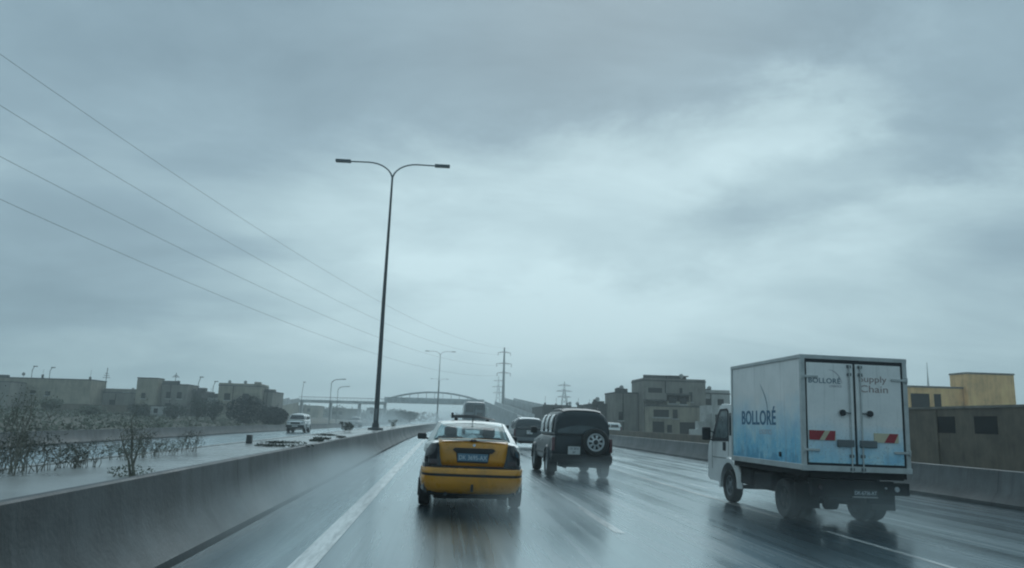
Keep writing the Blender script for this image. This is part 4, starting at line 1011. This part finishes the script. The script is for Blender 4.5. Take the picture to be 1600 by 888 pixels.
# right: brown wall with openings, yellow house behind it
def brown_wall():
    t = empty('site_wall', (15.6, 8, -.2))
    D = 24
    MB().box(0,.25,0,D,-.5,2.36).build('wall', M['dirty_wall'], t, smooth=0)
    MB().box(-.04,.29,-.02,D+.02,2.36,2.43).build('coping', M['render_grey'], t, smooth=0)
    for y in (10.0+2.75, 10.0+4.6-.02, 7.6):
        f = MB().box(-.012,.05,y,y+.95,1.62,2.12).build('window', M['hole'], t, smooth=0)
    for y in (3, 9.9, 15.4, 20): MB().box(-.05,0.0,y,y+.3,-.5,2.30).build('pier', M['dirty_wall'], t, smooth=0)
    return tag(t, 'long brown stained wall with dark square openings behind the right barrier', 'wall')
brown_wall()
building(42.8, 46.9, 60, 62.2, .3, 6.25, 'render_yellow', 'tall yellow block house above the brown wall at right')
building(37.3, 42.75, 60.6, 63, .3, 5.05, 'render_yellow', 'lower yellow wing with openings beside the yellow block house', wins=[(.9,3.1,1.6,1.15),(2.9,3.1,.6,1.15)])
building(34.2, 37.2, 60.4, 63, .3, 5.1, 'render_pale', 'pale end bay of the yellow house next to the truck', wins=[(.9,3.1,1.4,1.15)])

# ------------------------------------------------------------------ vegetation
def leafmass(mb, c, r, n, size, seed, squash=1.0):
    rnd = random.Random(seed)
    for _ in range(n):
        while True:
            p = Vector((rnd.uniform(-1,1), rnd.uniform(-1,1), rnd.uniform(-1,1)))
            if p.length < 1: break
        p = Vector((c[0]+p.x*r[0], c[1]+p.y*r[1], c[2]+p.z*r[2]))
        a = Vector((rnd.gauss(0,1), rnd.gauss(0,1), rnd.gauss(0,.7))).normalized(); q = a.cross(Vector((rnd.gauss(0,1), rnd.gauss(0,1), rnd.gauss(0,1)))).normalized()
        s = size*rnd.uniform(.5, 1.3)
        mb.add([p-a*s, p+q*s*.4, p+a*s, p-q*s*.4], [(0,1,2,3)])
def shrub(loc, h, w, label, nst=12, leaves=120, leaf='leaf', seed=1, size=.035, group='weeds and shrubs growing on the median'):
    t = empty('shrub', loc); rnd = random.Random(seed); st = MB(); fo = MB()
    for k in range(nst):
        a = rnd.uniform(0, 2*pi); r = w*.5*rnd.uniform(.3, 1); hh = h*rnd.uniform(.55, 1)
        bx, by = rnd.uniform(-.3,.3)*w, rnd.uniform(-.3,.3)*w; pts = [(bx, by, -.01)]
        for j in range(1, 5):
            u = j/4; pts.append((bx+.7*r*cos(a)*u**1.3+rnd.uniform(-.02,.02), by+.7*r*sin(a)*u**1.3+rnd.uniform(-.02,.02), hh*u))
        st.tube(pts, [.005,.004,.003,.0025,.0015], 4)
        for q in range(3):
            i = rnd.randint(1, 3); b0 = Vector(pts[i]); b1 = b0 + Vector((rnd.uniform(-.2,.2)*w, rnd.uniform(-.2,.2)*w, rnd.uniform(.05,.3)*h))
            st.tube([b0, (b0+b1)/2+Vector((.01,0,.01)), b1], [.004,.003,.0015], 3)
            leafmass(fo, b1, (.06*w+.02,.06*w+.02,.08*h+.02), max(2, leaves//(nst*4)), size, seed*100+k*4+q)
        leafmass(fo, pts[-1], (.08*w+.02,.08*w+.02,.1*h), max(2, leaves//(nst*3)), size, seed*77+k)
    st.build('stems', M['dry'], t, smooth=0); fo.build('foliage', M[leaf], t, smooth=0)
    return tag(t, label, 'shrub', group)
ZM = .785
shrub((-4.22, 8.15, ZM), .85, .55, 'tall wispy shrub at the left edge of the photo on the median', 18, 700, seed=3, size=.012)
shrub((-4.3, 8.55, ZM), .40, .8, 'low leafy clump at the foot of the tall left shrub', 30, 800, 'leaf_dark', seed=4, size=.018)
shrub((-4.05, 9.25, ZM), .28, .55, 'small spiky weed right of the tall left shrub', 34, 420, 'leaf_dark', seed=5, size=.016)
def sapling(loc):
    t = empty('sapling', loc); rnd = random.Random(11); st = MB(); fo = MB()
    for q, (dx, dz) in enumerate(((-.14,.42),(.06,.38),(-.05,.55))):
        st.tube([(.02*q,0,0),(dx*.25,.01,dz*.35),(dx*.7,.02*q,dz*.7),(dx,0,dz)], [.014,.012,.008,.004], 5)
        for k in range(9):
            u = rnd.uniform(.45, 1.0); p0 = (dx*u, 0, dz*u); p1 = (dx*u+rnd.uniform(-.16,.16), rnd.uniform(-.14,.14), dz*u+rnd.uniform(.02,.22))
            st.tube([p0, p1], [.004,.0015], 4); leafmass(fo, p1, (.07,.07,.07), 20, .011, 50+k+q*20)
    leafmass(fo, (0,0,.05), (.24,.2,.07), 260, .018, 99)
    st.build('stems', M['dry'], t); fo.build('foliage', M['leaf'], t, smooth=0)
    return tag(t, 'small leaning sapling with forked stem close to the barrier top', 'sapling')
sapling((-3.07, 8.15, ZM))
for k, (x, y, h, w, lb) in enumerate([(-4.25,10.9,.42,.5,'first and nearest shrub of the row along the median edge'),(-4.2,11.6,.5,.5,'second shrub of the row on the median edge'),(-4.2,12.4,.36,.6,'third low shrub, last but one, in the median edge row'),
    (-4.2,13.5,.5,.5,'last and farthest shrub of the median edge row')]):
    shrub((x, y, ZM), h*.68, w*1.0, lb, 15, 430, 'leaf_dark' if k % 2 else 'leaf', seed=20+k, size=.014)
    
for k, (x, y, w, d, lb) in enumerate([(-3.25,16.4,1.3,.35,'flat dark weed mat nearest the barrier on the median'),(-3.65,18.4,1.2,.3,'flat weed mat behind the nearest one on the median'),(-3.4,22.5,.5,.3,'small weed tuft on paving between mats and lamp post'),
     (-3.2,20.5,.35,.3,'tiny weed tuft by the barrier top edge'),(-3.1,24.5,.3,.3,'tiny far weed tuft by the barrier top'),(-3.9,27,.8,.4,'dark low weed patch well before the lamp post')]):
    fo = MB(); rnd = random.Random(60+k)
    for q in range(8): leafmass(fo, (rnd.uniform(-.35,.35)*w, rnd.uniform(-.4,.4)*d, .03), (w*.25, d*.45, .03), 34, .035, 700+k*10+q)
    tag(fo.build('weed_patch', M['leaf_dark'], smooth=0, loc=(x, y, ZM)), lb, 'weeds', 'weed patches on the median paving')
# small bushes near the lamp post
shrub((-4.1, 34, ZM), .42, .6, 'small round bush left of the tall lamp post foot', 14, 300, 'leaf_dark', seed=41, size=.05)
shrub((-3.2, 52, ZM), .55, .5, 'thin weed beyond the tall lamp post', 10, 160, 'leaf', seed=42, size=.05)
# concrete stub post on the median
def stub():
    t = MB().prism([(-.065,0),(.065,0),(.055,.19),(-.055,.19)], 'y', -.06, .06).build('marker_post', M['barrier'], loc=(-4.3, 18.0, ZM), bevel=.01)
    return tag(t, 'short concrete marker post on the median edge', 'post')
stub()

# palm and bushes on the bank
def palm(loc, h, label, seed=5, R=2.1):
    t = empty('palm_tree', loc); rnd = random.Random(seed)
    MB().tube([(0,0,0),(.1,0,h*.3),(.05,0,h*.55)], [.28,.22,.2], 10).build('trunk', M['bark'], t)
    fo = MB()
    for k in range(80):
        a = rnd.uniform(0,2*pi); e = rnd.uniform(-.25,1.35); L = R*rnd.uniform(.75,1.1)
        prev = None
        for j in range(9):
            u = j/8; rad = L*u*cos(e); z = h*.55 + L*u*sin(e) - .55*u*u*L*.6
            c = Vector((rad*cos(a), rad*sin(a), z)); side = Vector((-sin(a), cos(a), 0))
            if prev is not None and j > 1:
                for s in (-1, 1):
                    for w_ in range(2):
                        p = prev.lerp(c, w_*.5); tip = p + side*s*.34*(1-u*.5) + (c-prev).normalized()*.22 + Vector((0,0,-.10))
                        q = p + (c-prev)*.16
                        fo.add([p, q, tip], [(0,1,2)])
            prev = c
    leafmass(fo, (0,0,h*.42), (R*.98,R*.8,h*.46), 3200, .15, seed)
    fo.build('fronds', M['palm'], t, smooth=0)
    return tag(t, label, 'palm tree')
palm((-22.6, 92, .4), 3.6, 'dark dense palm tree with spiky fronds beyond the opposite carriageway', 5, 2.4)
palm((-20.3, 96, .3), 2.4, 'smaller spiky palm on the right of the dense dark palm', 9, 1.8)
def bush(loc, r, h, label, seed, leaf='leaf_dark', n=1500, size=.13, name='bush', cat='bush', trunk=False, group=None):
    t = empty(name, loc); rnd = random.Random(seed); fo = MB(); st = MB()
    for k in range(9):
        a = rnd.uniform(0,2*pi); q = rnd.uniform(0,.65)*r; z = h*rnd.uniform(.3,.8)
        st.tube([(0,0,0),(q*cos(a)*.5,q*sin(a)*.5,z*.5),(q*cos(a),q*sin(a),z)], [.06*h/2,.04*h/2,.015*h/2], 5)
        leafmass(fo, (q*cos(a),q*sin(a),z), (r*.45,r*.45,h*.26), n//9, size, seed*31+k)
    st.build('branches', M['bark'], t); fo.build('foliage', M[leaf], t, smooth=0)
    return tag(t, label, cat, group)
bl = [(-26.5,93,1.9,2.4,'dark bush immediately left of the dense palm'),(-29.2,96,1.7,2.9,'tall bush under the wide brown house'),(-31.5,95,1.8,2.0,'low bush left of the tall bush'),(-34.5,92,1.8,1.9,'olive bush in front of the white kiosk'),
      (-39,90,2.0,1.5,'olive bush below the stepped grey house'),(-44,92,2.2,1.6,'wide low bush below the square tower'),(-50,88,2.2,1.5,'low bush below the link building'),(-56,92,2.6,1.7,'wide bush in front of the long pale building'),(-62,88,2.4,2.2,'bush below the dark annex at the left edge')]
for k, (x, y, r, h, lb) in enumerate(bl):
    bush((x, y, 1.0 if x < -40 else .6), r, h, lb, 100+k, 'leaf_dark' if k < 4 else 'leaf', group='bushes on the bank in front of the left houses')
# rough growth on the banks, left and right
def scrub(name, spots, leaf, seed, size, label):
    mb = MB(); rnd = random.Random(seed)
    for (x0, x1, y0, y1, z0, z1, hh, n) in spots:
        for _ in range(n):
            x = rnd.uniform(x0, x1); y = rnd.uniform(y0, y1); z = z0+(z1-z0)*(x-x0)/(x1-x0)
            leafmass(mb, (x, y, z+hh*.3*rnd.random()), (.7,.7,hh*rnd.uniform(.3,.6)), 12, size, rnd.randint(0, 10**6))
    o = mb.build(name, M[leaf], smooth=0); return tag(o, label, 'scrub', kind='stuff')
scrub('scrub', [(-60,-42,55,110,1.15,1.0,.8,420),(-42,-30,45,110,1.0,.55,.7,380),(-30,-20,36,120,.55,.15,.6,420)], 'leaf', 5, .16, 'rough olive weeds covering the bank beyond the opposite carriageway')
scrub('scrub', [(14.5,26,50,110,0,.35,.45,260)], 'leaf', 6, .14, 'rough weeds on the earth beside the right houses')

# far band behind the bridge: trees and hazy houses
rnd = random.Random(8)
far = MB()
for k in range(130):
    x = rnd.uniform(-150, 190); y = rnd.uniform(290, 420); h = rnd.uniform(3.0, 6.5) if x < 30 else rnd.uniform(3, 7)
    if -9 < x-cx(300) < 20 and y < 400: h *= .6
    if -17 < x < 14 and y < 380: continue
    leafmass(far, (x, y, h*.5), (rnd.uniform(5, 10), 4, h*.55), 150, .9, k+900)
tag(far.build('distant_trees', M['far'], smooth=0), 'hazy line of distant trees along the horizon', 'trees', kind='stuff')
fh = [(-62,-52,250,262,6.2,'render_grey','hazy grey block house left behind the footbridge approach'),(-48,-41,262,272,7.0,'render_beige','hazy beige house under the left footbridge approach'),(-36,-27,250,262,5.6,'render_grey','hazy grey house under the middle of the footbridge approach'),
      (-25,-20,258,268,6.4,'render_pale','hazy pale house just left of the arch span'),(24,33,235,247,5.5,'render_grey','hazy grey house right of the concrete ramps'),(37,50,245,257,6.0,'render_dark','hazy dark house below the lattice pylon'),
      (52,66,210,225,6.6,'render_grey','hazy long house left of the narrow grey house')]
for (x0, x1, y0, y1, h, m, lb) in fh:
    h2 = h*.58 if x0 < 0 else h*.8
    building(x0, x1, y0, y1, .4, .4+h2, m, lb, wins=[(1.2,h2-1.6,1,1.1),(3.2,h2-1.6,1,1.1)], parapet=.3)
bush((-10.5, 250, .3), 4.5, 3.6, 'hazy tree behind the footbridge left of the arch crown', 301, 'far', 1200, .5, 'tree', 'tree')
bush((17, 262, .4), 5, 5.5, 'hazy tree behind the right end of the footbridge', 302, 'far', 1200, .5, 'tree', 'tree')

# ------------------------------------------------------------------ haze
hz = bpy.data.materials.new('haze'); hz.use_nodes = True; t = hz.node_tree; t.nodes.clear(); b = NB(t)
pv = b.n('ShaderNodeVolumePrincipled'); pv.inputs['Color'].default_value = (.88, .98, 1.0, 1); pv.inputs['Density'].default_value = .0017; pv.inputs['Anisotropy'].default_value = .45
o = b.n('ShaderNodeOutputMaterial'); b.link(pv.outputs[0], o.inputs['Volume'])
hb = MB().box(-900, 900, -70, 900, -2.2, 46).build('haze', hz, smooth=0); hb['kind'] = 'stuff'; hb['label'] = 'pale rain haze filling the air over the motorway'; hb['category'] = 'haze'

# ------------------------------------------------------------------ spray thrown up from the wet road
def spray(loc, rad, dens, label):
    m = bpy.data.materials.new('spray'); m.use_nodes = True; t = m.node_tree; t.nodes.clear(); b = NB(t)
    tc = b.n('ShaderNodeTexCoord'); v = b.scalev(tc.outputs['Object'], (1/rad[0], 1/rad[1], 1/rad[2]))
    ln = b.vmath('LENGTH', v); f = b.math('SUBTRACT', 1.0, b.math('MULTIPLY', ln, ln), clamp=True)
    nz = b.mapr(b.noise(b.scalev(tc.outputs['Object'], (1, .45, 1)), 1.8, 3, .6), .3, .7, .35, 1.6)
    pv = b.n('ShaderNodeVolumePrincipled'); pv.inputs['Color'].default_value = (.90, .98, 1.0, 1); pv.inputs['Anisotropy'].default_value = .3
    b.link(b.math('MULTIPLY', b.math('MULTIPLY', b.math('MULTIPLY', f, f), nz), dens), pv.inputs['Density'])
    o = b.n('ShaderNodeOutputMaterial'); b.link(pv.outputs[0], o.inputs['Volume'])
    n = 10; prof = [(-cos(pi*k/n), max(.02, sin(pi*k/n))) for k in range(n+1)]
    mb = MB().rev(prof, (0,0,0), 'y', 16); mb.v = [(x*rad[0], y*rad[1], max(z*rad[2], -loc[2]+.03+FALL*(loc[0]-rad[0]))) for x, y, z in mb.v]
    ob = mb.build('spray', m, loc=loc); return tag(ob, label, 'spray', kind='stuff')
spray((-2.0, 15, .15), (1.1, 11, .8), .34, 'veil of spray drifting along the left barrier foot')
spray((1.4, 11.5, .12), (1.35, 3.2, .55), .24, 'thin spray trailing from the rear wheels of the taxi')
spray((6.4, 12.6, .15), (1.7, 3.6, .7), .20, 'thin spray trailing behind the wheels of the box truck')
spray((3.8, 19.5, .12), (1.5, 3.4, .55), .20, 'thin spray trailing behind the dark off-road car')
spray((1.8, 125, .8), (8, 62, 3.0), .022, 'bank of spray over the lanes far ahead')
spray((-9.5, 120, .8), (6, 60, 2.6), .02, 'bank of spray over the opposite lanes far ahead')
